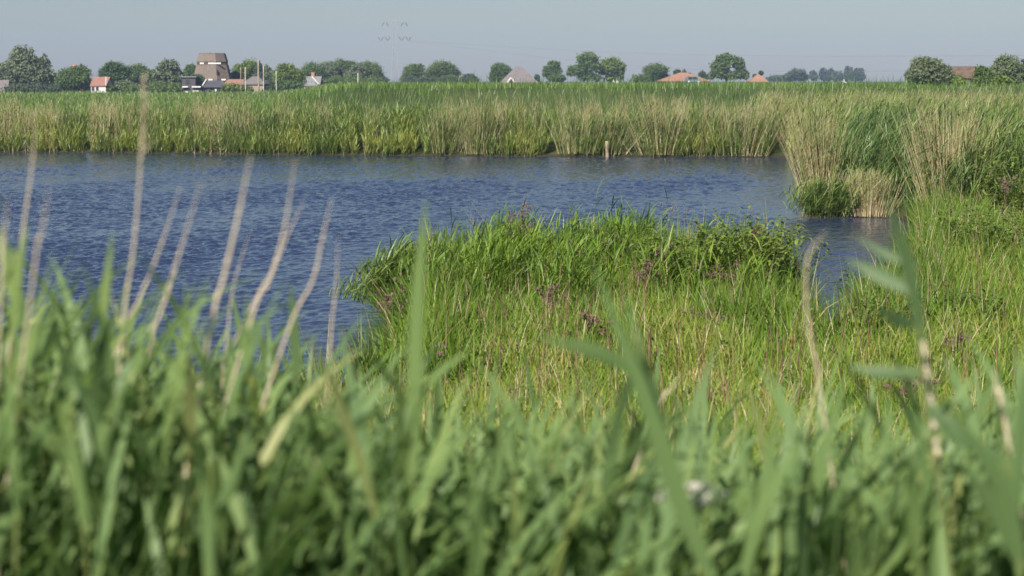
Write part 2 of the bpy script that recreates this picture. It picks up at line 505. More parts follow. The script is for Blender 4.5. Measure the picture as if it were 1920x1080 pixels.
def right_bed():
    rng = np.random.default_rng(22)
    n = 72000
    y = rng.uniform(32, 100, n); u = rng.uniform(.15, .45, n)
    x = u * y
    sd = shore_dist(x, y)
    px = px_of(x, y)
    dens = np.where(y < 50, 1.0, .8)
    # the meadow between the near bank and the reeds stays lower
    ok = (sd > 0.05) & (rng.random(n) < dens * .42) & ((px > 1486) | (y > 64)) & ~((y < 33.4) & (px < 1735))
    ok &= ~((y < 38.0) & (px > 1495) & (px < 1690) & (sd < 1.0))
    x, y, sd, px = x[ok], y[ok], sd[ok], px[ok]
    N = len(x)
    base = with_ground(x, y, sd)
    band = np.exp(-((y - 80) / 14) ** 2) * .75 + .12 * (y > 55)
    isdry = rng.random(N) < np.clip(band * (0.75 + .4 * wob(x, y, 6, 31)) + .03, 0, .9)
    H = np.clip((1.55 + .22 * wob(x, y, 6, 33) + .18 * sstep(50, 66, y)) * rng.uniform(.75, 1.12, N), .4, 2.6)
    H *= 0.62 + 0.38 * sstep(0.0, 1.3, sd)
    H = np.where(isdry, H * 1.12, H)
    lt = np.clip(rng.normal(.28, .13, N) + .16 * wob(x, y, 5, 35) + .18 * sstep(46, 60, y) - .2 * sstep(1540, 1590, px) * (1 - sstep(1700, 1780, px)) * (1 - sstep(44, 52, y)), 0, 1)
    az = rng.normal(0, .9, N); lean = np.abs(rng.normal(.12, .1, N)); bend = rng.uniform(.05, .4, N)
    gs, gl, gd = Geo(), Geo(), Geo()
    nearb = y < 50
    for q, nl, ll, lw in ((~isdry & nearb, 12, .5, .022), (~isdry & ~nearb, 6, .48, .028)):
        reeds(gs, gl, base[q], H[q], az[q], lean[q], bend[q], rng, nl, ll, lw, .0045, rng.uniform(0, .45, q.sum()), lt[q], lo=.15, wind=.85, LS=4 if nl > 8 else 3)
    d = isdry
    reeds(gd, gl, base[d], H[d], az[d], lean[d], bend[d] * .5, rng, 2, .4, .02, .007, rng.uniform(0.2, 1, d.sum()), lt[d], lo=.1)
    gl.merge(gs)
    tag(gl.build("right_reed_bed", M['reed_leaf']), "dense dark green reeds covering the headland at the right", "reeds", kind="stuff")
    tag(gd.build("right_dry_reed", M['dry_stem']), "band of straw coloured dead reed behind the headland at the right", "dry reeds", kind="stuff")
right_bed()

def field():
    """green grass and young reed over the fields beyond the far bank"""
    rng = np.random.default_rng(23)
    n = 106000
    y = 68 * (345 / 68) ** rng.random(n); u = rng.uniform(-.425, .425, n); x = u * y
    sd = shore_dist(x, y)
    pl = sstep(-.158, -.10, u)
    front = (y > 114) & (y < 140) & (pl > .1)
    ok = (sd > 3.2) & ~((u > .13) & (y < 90))
    x, y, sd, u, pl, front = (a[ok] for a in (x, y, sd, u, pl, front))
    N = len(x)
    base = with_ground(x, y, sd)
    H = (.55 + .2 * wob(x, y, 14, 41)) * rng.uniform(.6, 1.2, N)
    H = np.where(front, H * 1.9, H)
    H = np.where((y > 140) & (pl > .1), H * .8, H)
    wdt = .028 * np.maximum(1, y / 70)
    az = rng.uniform(-math.pi, math.pi, N)
    tint = np.clip(rng.normal(.5, .16, N) + .22 * wob(x, y, 18, 43) - .28 * front + .1 * (y > 150), 0, 1)
    g = Geo()
    blades(g, base, az, H, np.abs(rng.normal(.1, .15, N)), rng.uniform(.1, .8, N), wdt, tint, rng, 2)
    tag(g.build("field_grass", M['field']), "green grass and young reed over the flat fields beyond the water", "grass", kind="stuff")
field()

# ------------------------------------------------------------------ near bank vegetation
def ovate(g, base, az, pitch, L, W, tint, rng):
    """broad leaf: pointed oval folded along its midrib, 4 sections"""
    N = len(base)
    d = np.stack([np.cos(az) * np.cos(pitch), np.sin(az) * np.cos(pitch), np.sin(pitch)], -1)
    s = np.stack([-np.sin(az), np.cos(az), 0 * az], -1)
    nrm = np.cross(d, s); nrm *= np.sign(nrm[:, 2:3] + 1e-6)
    ts = np.array([0, .3, .65, 1.0]); ws = np.array([.12, 1, .75, 0.0])
    rows = []
    for t, w_ in zip(ts, ws):
        c = base + d * (L * t)[:, None] - np.array([0, 0, 1]) * (L * .25 * t * t)[:, None]
        e = s * (W * w_ * .5)[:, None]; up = nrm * (W * w_ * .14)[:, None]
        rows.append(np.stack([c - e + up, c, c + e + up], 1))
    V = np.stack(rows, 1)                       # N,4,3,3
    b = (np.arange(N) * 12)[:, None]
    q = np.array([[r * 3 + c, r * 3 + c + 1, r * 3 + c + 4, r * 3 + c + 3] for r in range(3) for c in range(2)])
    Q = (b[:, :, None] + q[None]).reshape(-1, 4)
    g.add(V.reshape(-1, 3), Q, None, np.repeat(tint, 12))

def near_bank():
    rng = np.random.default_rng(31)
    n = 300000
    y = rng.uniform(4.5, 34, n); u = rng.uniform(-.41, .43, n); x = u * y + np.sign(u) * np.clip((np.abs(u) - .3) / .1, 0, 1) * 1.6
    sd = shore_dist(x, y); px = px_of(x, y)
    keep = (sd > -0.05) & (rng.random(n) < np.clip(1.15 - .2 * (y < 12), 0, 1))
    keep &= ~((y > 33.8) & (px < 1690))
    keep &= (rng.random(n) < np.where(px < 560, .35, 1))
    x, y, sd, px = x[keep], y[keep], sd[keep], px[keep]
    N = len(x)
    base = with_ground(x, y, sd)
    edge = 1 - sstep(.2, 2.2, sd)                    # taller fresh green along the water
    edge = np.maximum(edge * (y > 14), 0)
    nz = wob(x, y, 2.2, 51)
    n2 = wob(x, y, .55, 57); n3 = wob(x, y, 1.1, 58)
    H = (.30 + .07 * nz + .09 * n2 + .30 * edge + .10 * sstep(21, 24, y)) * rng.uniform(.45, 1.35, N)
    H = np.clip(H, .08, 1.2)
    H = np.where(y < 14, H * .8, H)
    n5 = wob(x, y, 2.6, 59)
    tint = np.clip(.42 + .08 * nz + .14 * n3 + .09 * n5 - .20 * edge + .12 * sstep(18, 15, y) + rng.normal(0, .17, N), 0, 1)
    az = rng.uniform(-math.pi, math.pi, N)
    tip = (px < 760) & (px > 600) & (sd < 1.4) & (y > 16.5)
    az = np.where(tip, math.pi + rng.normal(0, .7, N), az)
    lean = np.abs(rng.normal(.10, .20, N)) + .35 * tip; bend = np.abs(rng.normal(.5, .5, N)) + .3 * tip
    H = np.where(tip, H * 1.15, H)
    wd = np.where(edge > .4, .016, .011) * rng.uniform(.6, 1.5, N)
    g = Geo()
    blades(g, base, az, H, lean, bend, wd, tint, rng, 3, 1.5)
    # fine dead stalks and seed heads in the sward
    k = rng.random(N) < .025
    P = curve_pts(base[k], az[k], H[k] * 1.25, lean[k] * .8, bend[k] * .4, 3)
    g2 = Geo(); tubes(g2, P, np.repeat(np.array([[.003, .003, .0045, .001]]), k.sum(), 0), rng.uniform(0, 1, k.sum()), 3)
    tag(g.build("bank_grass", M['grass']), "yellow green grass covering the near bank", "grass", kind="stuff")
    tag(g2.build("dead_grass", M['dry_stem']), "thin straw coloured stalks in the near bank grass", "grass", kind="stuff")
    # reddish sorrel stalks in loose drifts
    k = (rng.random(N) < .012 * np.clip(.3 + wob(x, y, 1.8, 63), 0, 1.3)) & (y > 9)
    q = k.sum(); g3 = Geo()
    P = curve_pts(base[k], az[k], .35 + .45 * rng.random(q), np.abs(rng.normal(.05, .1, q)), rng.uniform(0, .3, q), 4)
    tubes(g3, P, np.repeat(np.array([[.0022, .0022, .004, .0055, .0015]]), q, 0), rng.uniform(0, 1, q), 3)
    tag(g3.build("sorrel", M['sorrel']), "thin reddish brown sorrel stalks scattered through the near bank grass", "wild plants", kind="stuff")
    # low broad leaves among the blades
    k = (rng.random(N) < .30 * np.clip(.25 + n3 + .5 * n5, 0, 1.3)) & (y > 9)
    q = k.sum(); gh = Geo(); bb = base[k] + np.stack([rng.normal(0, .03, q), rng.normal(0, .03, q), H[k] * rng.uniform(.2, .9, q)], -1)
    ovate(gh, bb, rng.uniform(0, 6.28, q), rng.uniform(-.4, .8, q), rng.uniform(.03, .10, q), rng.uniform(.014, .045, q), np.clip(rng.normal(.6, .2, q), 0, 1), rng)
    tag(gh.build("bank_herbs", M['herb']), "small broad green leaves growing through the near bank grass", "herbs", kind="stuff")
    # young reed shoots at the outer edge of the bank
    n = 8000
    y = rng.uniform(18.5, 27, n); x = rng.uniform(-.105, .175, n) * y
    sd = shore_dist(x, y); px = px_of(x, y)
    patch = np.clip(.45 + .55 * wob(x, y * .3, 2.0, 53), .05, 1)
    k = (sd > -.05) & (px < 1440) & (rng.random(n) < np.where(px > 1240, .25, 1) * patch * (1 - sstep(1.2, 4.2, sd)))
    x, y, sd = x[k], y[k], sd[k]; N = len(x)
    g = Geo()
    reeds(g, g, with_ground(x, y, sd), (rng.uniform(.38, .82, N) + .34 * (rng.random(N) < .05)) * (1 - .35 * sstep(1, 4, sd)), rng.normal(0, 1, N), np.abs(rng.normal(.08, .08, N)), rng.uniform(0, .3, N), rng,
          6, .36, .017, .0035, rng.uniform(.2, .5, N), np.clip(rng.normal(.30, .16, N), 0, 1), lo=.1, wind=.55)
    tag(g.build("young_reed", M['grass']), "fresh bright green reed shoots along the outer edge of the near bank", "reeds", kind="stuff")
near_bank()

def herb_bush(label, px, py, Y, wpx, hpx, n, tint, seed, leaf=.07, group=None):
    rng = np.random.default_rng(seed)
    k = Y / F
    c = at_y(px, 400, Y); bx = c[0]
    z0 = float(land(np.array([bx]), np.array([Y]))[0])
    t = thing("leafy_bush", label, "bush", (bx, Y, z0), group)
    W, Hh = wpx * k, hpx * k
    m_ = max(10, n // 28)
    sb = np.stack([bx + rng.normal(0, W * .16, m_), Y + rng.normal(0, W * .16, m_), np.full(m_, z0)], -1)
    az = np.arctan2(sb[:, 1] - Y, sb[:, 0] - bx) + rng.normal(0, .5, m_)
    H = Hh * rng.uniform(.6, 1.05, m_)
    P = curve_pts(sb, az, H, np.abs(rng.normal(.1, .15, m_)), rng.uniform(.1, .7, m_), 4)
    gs = Geo(); tubes(gs, P, np.repeat(np.linspace(.006, .002, 5)[None], m_, 0), np.full(m_, .25), 4)
    gs.build("stem", M['reed_stem'], t)
    idx = rng.integers(0, m_, n); tt = rng.uniform(.2, 1, n) * 4; i0 = np.minimum(tt.astype(int), 3); fr = (tt - i0)[:, None]
    b = P[idx, i0] * (1 - fr) + P[idx, i0 + 1] * fr + rng.normal(0, .03, (n, 3))
    g = Geo()
    ovate(g, b, rng.uniform(0, 6.28, n), rng.uniform(-.5, .7, n), leaf * rng.uniform(.6, 1.3, n), leaf * .5 * rng.uniform(.6, 1.3, n),
          np.clip(rng.normal(tint, .18, n), 0, 1), rng)
    g.build("foliage", M['herb'], t)
    return t

herb_bush("big leafy green bush at the right end of the grassy near bank", 1395, 585, 20.6, 225, 172, 4200, .72, 61, .085)
herb_bush("leafy green bush left of the big one in the near bank grass", 1280, 600, 20.0, 160, 150, 2200, .7, 62, .08)
herb_bush("low dark leafy bush on the right bank beside the small inlet", 1640, 600, 20.5, 130, 100, 1300, .35, 63, .07)
herb_bush("bright leafy bush low in the right meadow, below the inlet", 1675, 690, 16.5, 110, 110, 900, .5, 64, .075)
herb_bush("bright green leafy bush in the right meadow near the photo edge", 1830, 520, 24.0, 190, 130, 1900, .7, 65, .08)
herb_bush("dark leafy bush at the overhanging left tip of the near bank", 770, 640, 18.4, 90, 105, 900, .3, 66, .06)
herb_bush("leafy green plant beside the dry reed clump in the right meadow", 1905, 420, 30.0, 120, 150, 1500, .75, 67, .09)
herb_bush("dark leafy plant in the right meadow, below the brown stems", 1830, 640, 17.5, 90, 90, 800, .25, 68, .07)

def polyline_tube(g, pts, rads, k=6, tint=.5, sub=4):
    """smooth tapered tube through points with proper frames"""
    P = np.asarray(pts, float); r = np.asarray(rads, float)
    n = len(P)
    tt = np.linspace(0, n - 1, (n - 1) * sub + 1)
    out = []
    for t in tt:
        i = min(int(t), n - 2); f = t - i
        p0, p1, p2, p3 = P[max(i - 1, 0)], P[i], P[i + 1], P[min(i + 2, n - 1)]
        out.append(.5 * (2 * p1 + (p2 - p0) * f + (2 * p0 - 5 * p1 + 4 * p2 - p3) * f ** 2 + (3 * p1 - p0 - 3 * p2 + p3) * f ** 3))
    C = np.array(out); R = np.interp(tt, np.arange(n), r)
    T = np.gradient(C, axis=0); T /= np.linalg.norm(T, axis=1)[:, None] + 1e-9
    ref = np.array([0.3, 1.0, 0.1]); ref /= np.linalg.norm(ref)
    A = np.cross(T, ref); A /= np.linalg.norm(A, axis=1)[:, None] + 1e-9
    B = np.cross(T, A)
    a = np.arange(k) / k * 2 * math.pi
    V = C[:, None] + R[:, None, None] * (np.cos(a)[None, :, None] * A[:, None] + np.sin(a)[None, :, None] * B[:, None])
    m_ = len(C)
    Q = [[i * k + j, i * k + (j + 1) % k, (i + 1) * k + (j + 1) % k, (i + 1) * k + j] for i in range(m_ - 1) for j in range(k)]
    V = V.reshape(-1, 3)
    caps = [[0] * 0]
    T_ = []
    cb, ct = len(V), len(V) + 1
    V = np.concatenate([V, C[:1], C[-1:]])
    for j in range(k):
        T_.append([cb, (j + 1) % k, j]); T_.append([ct, (m_ - 1) * k + j, (m_ - 1) * k + (j + 1) % k])
    g.add(V, Q, T_, tint)
    return C, R

def strap(g, pts, widths, tint=.5, sub=4, roll=0.0):
    """long leaf blade with a raised midrib through points, facing roughly the camera"""
    P = np.asarray(pts, float); n = len(P)
    tt = np.linspace(0, n - 1, (n - 1) * sub + 1)
    C = np.stack([np.interp(tt, np.arange(n), P[:, i]) for i in range(3)], -1)
    # soften the polyline
    for _ in range(3):
        C[1:-1] = .25 * C[:-2] + .5 * C[1:-1] + .25 * C[2:]
    W = np.interp(tt, np.arange(n), widths)
    T = np.gradient(C, axis=0); T /= np.linalg.norm(T, axis=1)[:, None]
    view = np.array([math.sin(roll), math.cos(roll), -.15])
    A = np.cross(T, view); A /= np.linalg.norm(A, axis=1)[:, None]
    Bn = np.cross(A, T)
    V = np.stack([C - A * W[:, None] / 2 + Bn * W[:, None] * .12, C, C + A * W[:, None] / 2 + Bn * W[:, None] * .12], 1).reshape(-1, 3)
    m_ = len(C)
    Q = [[i * 3 + j, i * 3 + j + 1, i * 3 + j + 4, i * 3 + j + 3] for i in range(m_ - 1) for j in range(2)]
    g.add(V, Q, None, tint)

# ---- big dry clumps, each a thing of its own
def reed_clump(label, px, py_base, Y, wpx, hpx, n, seed, spread=.22, dryness=.8, leafy=2, wind=.0, stem_r=.0045, group=None, name="reed_clump", leaf_len=.45):
    rng = np.random.default_rng(seed)
    k = Y / F
    bx = at_y(px, 400, Y)[0]; z0 = float(land(np.array([bx]), np.array([Y]))[0])
    z0 = max(z0, 0.0)
    t = thing(name, label, "reed clump", (bx, Y, z0 - .02), group)
    W = wpx * k
    dx = rng.normal(0, W * .22, n); dy = rng.normal(0, W * .16, n)
    base = np.stack([bx + dx, Y + dy, np.full(n, z0 - .02)], -1)
    az = np.where(dx > 0, 0, math.pi) + rng.normal(0, .7, n)
    lean = np.clip(np.abs(dx) / (W * .3) * spread, 0, 1.0) + np.abs(rng.normal(0, .05, n))
    ax = np.cos(az) * lean + wind; ay = np.sin(az) * lean
    az = np.arctan2(ay, ax); lean = np.hypot(ax, ay)
    H = hpx * k * rng.uniform(.5, 1.05, n) ** .8
    dry = rng.random(n) < dryness
    gd, gl = Geo(), Geo()
    tt = np.clip(rng.normal(.6, .25, n), 0, 1)
    reeds(gd, gl, base[dry], H[dry], az[dry], lean[dry], rng.uniform(-.05, .25, dry.sum()), rng, leafy, leaf_len * .8, .016, stem_r, tt[dry], np.full(dry.sum(), .5), S=5, LS=4, lo=.25, k=4)
    q = ~dry
    if q.sum():
        reeds(gl, gl, base[q], H[q] * .9, az[q], lean[q], rng.uniform(0, .4, q.sum()), rng, 9, leaf_len, .02, stem_r * .9, np.full(q.sum(), .4), np.clip(rng.normal(.4, .15, q.sum()), 0, 1), S=4, LS=4, lo=.1)
    if gd.n: tag(gd.build("dead_stalks", M['dry_stem'], t), kind="stuff")
    if gl.n: tag(gl.build("foliage", M['reed_leaf'], t), kind="stuff")
    return t

reed_clump("tall sheaf of straw coloured reeds on the corner of the headland, rising over the water", 1535, 340, 38.0, 70, 185, 380, 71, .15, .82, 2, -.05, .0042)
reed_clump("short straw coloured reed tuft at the headland waterline, pointed top", 1625, 406, 35.35, 76, 88, 520, 72, .20, .97, 1, .0, .004)
reed_clump("round green reed tussock at the headland waterline, left of the short straw tuft", 1545, 402, 35.3, 80, 72, 240, 73, .5, .06, 6, .05, .004, leaf_len=.36)
reed_clump("largest straw coloured reed sheaf, standing at the end of the inlet", 1775, 425, 32.8, 80, 215, 620, 74, .15, .84, 1, -.03, .0042)
reed_clump("pale loose reeds leaning right beside the largest straw sheaf", 1840, 425, 33.5, 70, 190, 200, 75, .25, .7, 4, .33, .0036)
reed_clump("thin pale reeds at the right photo edge, behind the leafy plant", 1905, 400, 36.5, 90, 175, 170, 76, .2, .6, 4, .1, .0038)
reed_clump("dark green sedge tussock hanging over the water at the left tip of the near bank", 765, 600, 20.4, 90, 120, 420, 83, .75, .03, 5, -.12, .003, name="sedge_tussock", leaf_len=.38)
reed_clump("straw reed fan on the far bank right of the widest dark gap", 1238, 293, 63.4, 110, 118, 220, 77, .38, .5, 2, .03, .006)
reed_clump("straw reed sheaf on the far bank just right of the leftmost dark gap", 893, 293, 63.9, 60, 112, 170, 78, .18, .5, 2, .0, .006)
reed_clump("straw reed sheaf on the far bank between the middle dark gap and the small post", 1085, 293, 63.6, 95, 95, 150, 79, .25, .5, 2, .05, .006)
reed_clump("straw reeds leaning right over the widest dark gap on the far bank", 1150, 293, 63.5, 55, 95, 130, 80, .3, .5, 2, .2, .006)
reed_clump("straw reed fan on the far bank beside the start of the headland", 1385, 293, 63.3, 110, 110, 170, 81, .25, .5, 2, .05, .006)
reed_clump("straw reed sheaf on the far bank left of the leftmost dark gap", 835, 292, 64.2, 60, 100, 130, 82, .2, .5, 2, .05, .006)

# ---- thistles with purple heads, dead brown docks, twigs
def thistle(label, px, py_top, Y, seed, heads=5, hpx=None, dead=False):
    rng = np.random.default_rng(seed)
    top = at_y(px, py_top, Y)
    z0 = float(land(np.array([top[0]]), np.array([Y]))[0])
    H = top[2] - z0
    t = thing("dead_dock" if dead else "thistle", label, "dead plant" if dead else "thistle", (top[0], Y, z0))
    g = Geo()
    b0 = np.array([top[0] + rng.normal(0, .05), Y, z0 - .02])
    mid = (b0 + top) / 2 + np.array([rng.normal(0, .03), 0, 0])
    polyline_tube(g, [b0, mid, top], [.007, .0055, .003], 5, .3)
    heads_at = [top]
    for i in range(heads + (6 if dead else 0)):
        f = rng.uniform(.55, .95)
        s = b0 * (1 - f) + top * f if f > .5 else mid
        e = s + np.array([rng.normal(0, .09), rng.normal(0, .09), rng.uniform(.05, .2)])
        polyline_tube(g, [s, (s + e) / 2 + [0, 0, -.015], e], [.0035, .003, .002], 4, .3, 2)
        heads_at.append(e)
    g.build("stem", M['dead_stem'] if dead else M['reed_stem'], t)
    if not dead:
        n = 14
        gl = Geo(); f = rng.uniform(.1, .8, n)
        blades(gl, b0 + (top - b0) * f[:, None], rng.uniform(0, 6.28, n), rng.uniform(.1, .2, n), rng.uniform(.6, 1.2, n), rng.uniform(.2, .8, n), np.full(n, .03), rng.uniform(0, .6, n), rng, 3)
        gl.build("foliage", M['herb'], t)
    else:
        gh = Geo()
        for h in heads_at:
            n = 40; gh = Geo()
            hp = h + rng.normal(0, .016, (n, 3)) - [0, 0, .015]
            blades(gh, hp, rng.uniform(0, 6.28, n), rng.uniform(.015, .04, n), rng.uniform(0, 1.5, n), rng.uniform(0, 1, n), np.full(n, .014), rng.uniform(0, 1, n), rng, 2)
            gh.build("seed_head", M['dead_stem'], t)
        return t
    for h in heads_at:
        gh = Geo(); r = .016 * rng.uniform(.8, 1.2)
        # green cup with a flared purple brush
        polyline_tube(gh, [h + [0, 0, -.006], h + [0, 0, .010], h + [0, 0, .022]], [r * .6, r * .8, r * .55], 7, .3, 2)
        cup = gh.build("flower_head", M['herb'], t)
        gb = Geo(); n = 26
        blades(gb, np.repeat((h + [0, 0, .018])[None], n, 0), rng.uniform(0, 6.28, n), np.full(n, .032), rng.uniform(.05, .8, n), np.zeros(n), np.full(n, .008), rng.random(n), rng, 2)
        o = gb.build("brush", M['purple'], None)
        o.parent = cup; o.location = -np.array(t.location)
    return t

TH = [("purple thistle on the tip of the bank, beside the tall leaf", 795, 580, 17.5, 3), ("pair of bright purple thistle heads low on the near bank", 825, 668, 14.2, 5),
      ("purple thistle standing against the water on the left half of the bank", 915, 470, 21.5, 4), ("purple thistle in the middle of the near bank grass", 1165, 455, 21.8, 4),
      ("thistle left of the leafy bushes, head above the grass", 970, 500, 20.8, 4), ("small purple thistle deep in the foreground gap", 1128, 790, 11.0, 1),
      ("thistle at the top of the bank beside the tallest reed shoots", 1260, 395, 22.6, 4), ("thistle beside the bare twigs at the end of the bank", 1425, 428, 21.0, 6),
      ("purple thistle in the right meadow under the largest straw sheaf", 1735, 450, 27.5, 3), ("purple thistle in the right meadow, right of the dark stems", 1908, 470, 25.5, 3),
      ("purple thistle in the right meadow near the bright bush", 1834, 505, 22.5, 4), ("thistle low in the right meadow", 1860, 588, 19.5, 3),
      ("purple thistles at the right photo edge, lowest in the meadow", 1912, 610, 18.0, 5), ("faded thistle on the bank, left of the big bush", 1310, 575, 17.5, 4),
      ("thistle standing in the dark tip of the bank", 752, 540, 19.0, 3), ("thistle low on the bank below the yellow grass", 945, 660, 14.8, 3)]
for i, a in enumerate(TH):
    thistle(a[0], a[1], a[2], a[3], 200 + i, a[4])
DD = [("reddish brown dead dock above the left part of the near bank", 978, 402, 22.0), ("brown dead dock left of the leafy bush", 1245, 478, 19.5), ("brown dead dock amid the leafy bush", 1340, 500, 19.0),
      ("brown dead dock in the middle of the bank grass", 1030, 550, 17.5), ("brown dead dock beside the straw sheaf in the right meadow", 1885, 340, 29.5),
      ("brown dead dock in the lower right meadow", 1690, 735, 12.0), ("brown dead dock in the tip of the bank, behind the tall leaf", 725, 555, 18.0),
      ("reddish brown dead dock left of the leafy bushes, waist high in the grass", 1215, 505, 18.6), ("brown dead dock on the crest of the leafy bush, against the water", 1412, 440, 20.6),
      ("brown dead dock at the foot of the two leafy bushes", 1320, 600, 16.6), ("brown dead dock among the reed shoots on the crest of the bank", 1080, 470, 21.0),
      ("brown dead dock in the yellow grass in the middle of the bank", 1105, 610, 15.6), ("brown dead dock right of the inlet end in the right meadow", 1765, 500, 22.0),
      ("brown dead dock above the white bindweed flowers", 1620, 590, 17.2), ("brown dead dock at the lower right beside the broad cream sheath", 1795, 660, 14.5)]
for i, a in enumerate(DD):
    thistle(a[0], a[1], a[2], a[3], 230 + i, 5, dead=True)

def bare_branch(label, lines, Y, r=.007):
    P0 = at_y(*lines[0][0], Y)
    z0 = float(land(np.array([P0[0]]), np.array([Y]))[0])
    t = thing("bare_branch", label, "branch", (P0[0], Y, z0))
    rng = np.random.default_rng(5)
    g = Geo()
    for li, l in enumerate(lines):
        pts = [at_y(a, b, Y + .12 * j * (1 if li % 2 else -1)) for j, (a, b) in enumerate(l)]
        rr = np.linspace(r, r * .4, len(pts)) * (1 if li == 0 else .7)
        polyline_tube(g, pts, rr, 5, .3)
    g.build("twig", M['dead_stem'], t)
bare_branch("dark bare branch curving over the water at the end of the bank", [[(1400, 640), (1440, 575), (1462, 548), (1490, 525), (1496, 495), (1484, 470)], [(1440, 575), (1470, 545), (1505, 520)],
            [(1462, 548), (1500, 560), (1493, 540)], [(1484, 470), (1472, 465)], [(1484, 470), (1500, 468)]], 20.3, .009)
bare_branch("dark bare stem standing in the right meadow", [[(1872, 620), (1880, 560), (1895, 470), (1903, 420)], [(1895, 470), (1880, 445)]], 24.0, .008)
bare_branch("dead grey branch lying in the grass in front of the leafy bush", [[(1300, 585), (1330, 560), (1365, 548), (1380, 530)], [(1330, 560), (1345, 540)]], 18.6, .009)

def bindweed(label, px, py, Y, seed):
    rng = np.random.default_rng(seed)
    c = at_y(px, py, Y); z0 = float(land(np.array([c[0]]), np.array([Y]))[0])
    t = thing("white_flower", label, "flower", (c[0], Y, z0), None)
    g = Geo(); polyline_tube(g, [[c[0] - .02, Y + .02, z0 - .02], [c[0] + .02, Y + .03, (z0 + c[2]) / 2], c], [.004, .003, .003], 5, .3); g.build("stem", M['reed_stem'], t)
    # trumpet facing the camera
    g = Geo(); k = 12; V = []
    for ring, (r, f) in enumerate([(.004, .03), (.008, .012), (.02, 0), (.033, -.008)]):
        for j in range(k):
            a = j / k * 6.283
            rr = r * (1 + .08 * math.cos(5 * a) * (ring == 3))
            V.append(c + np.array([rr * math.cos(a), f + .3 * rr * math.sin(a), rr * math.sin(a) * .95]))
    Q = [[i * k + j, i * k + (j + 1) % k, (i + 1) * k + (j + 1) % k, (i + 1) * k + j] for i in range(3) for j in range(k)]
    g.add(V, Q); g.build("petal", M['white_petal'], t)
bindweed("white bindweed flower, leftmost of the three in the right meadow", 1531, 617, 16.8, 1)
bindweed("white bindweed flower, middle of the three in the right meadow", 1556, 620, 16.7, 2)
bindweed("white bindweed flower, rightmost and largest of the three in the right meadow", 1570, 622, 16.6, 3)

# small grey post at the far waterline
def far_post():
    Y = 63.2
    p = at_y(1139, 291, Y)
    g = Geo(); polyline_tube(g, [[p[0], Y, -.2], [p[0] - .01, Y, .3], [p[0] - .03, Y, .62]], [.075, .075, .07], 8, .5, 2)
    tag(g.build("wooden_post", M['wood'], None, (p[0], Y, 0)), "short weathered grey post at the far waterline, between the reed gaps", "post")
far_post()
g = Geo()
c = at_y(818, 424, 24.6)

# ------------------------------------------------------------------ trees
def ground_z(x, y):
    return float(land(np.array([float(x)]), np.array([float(y)]))[0])

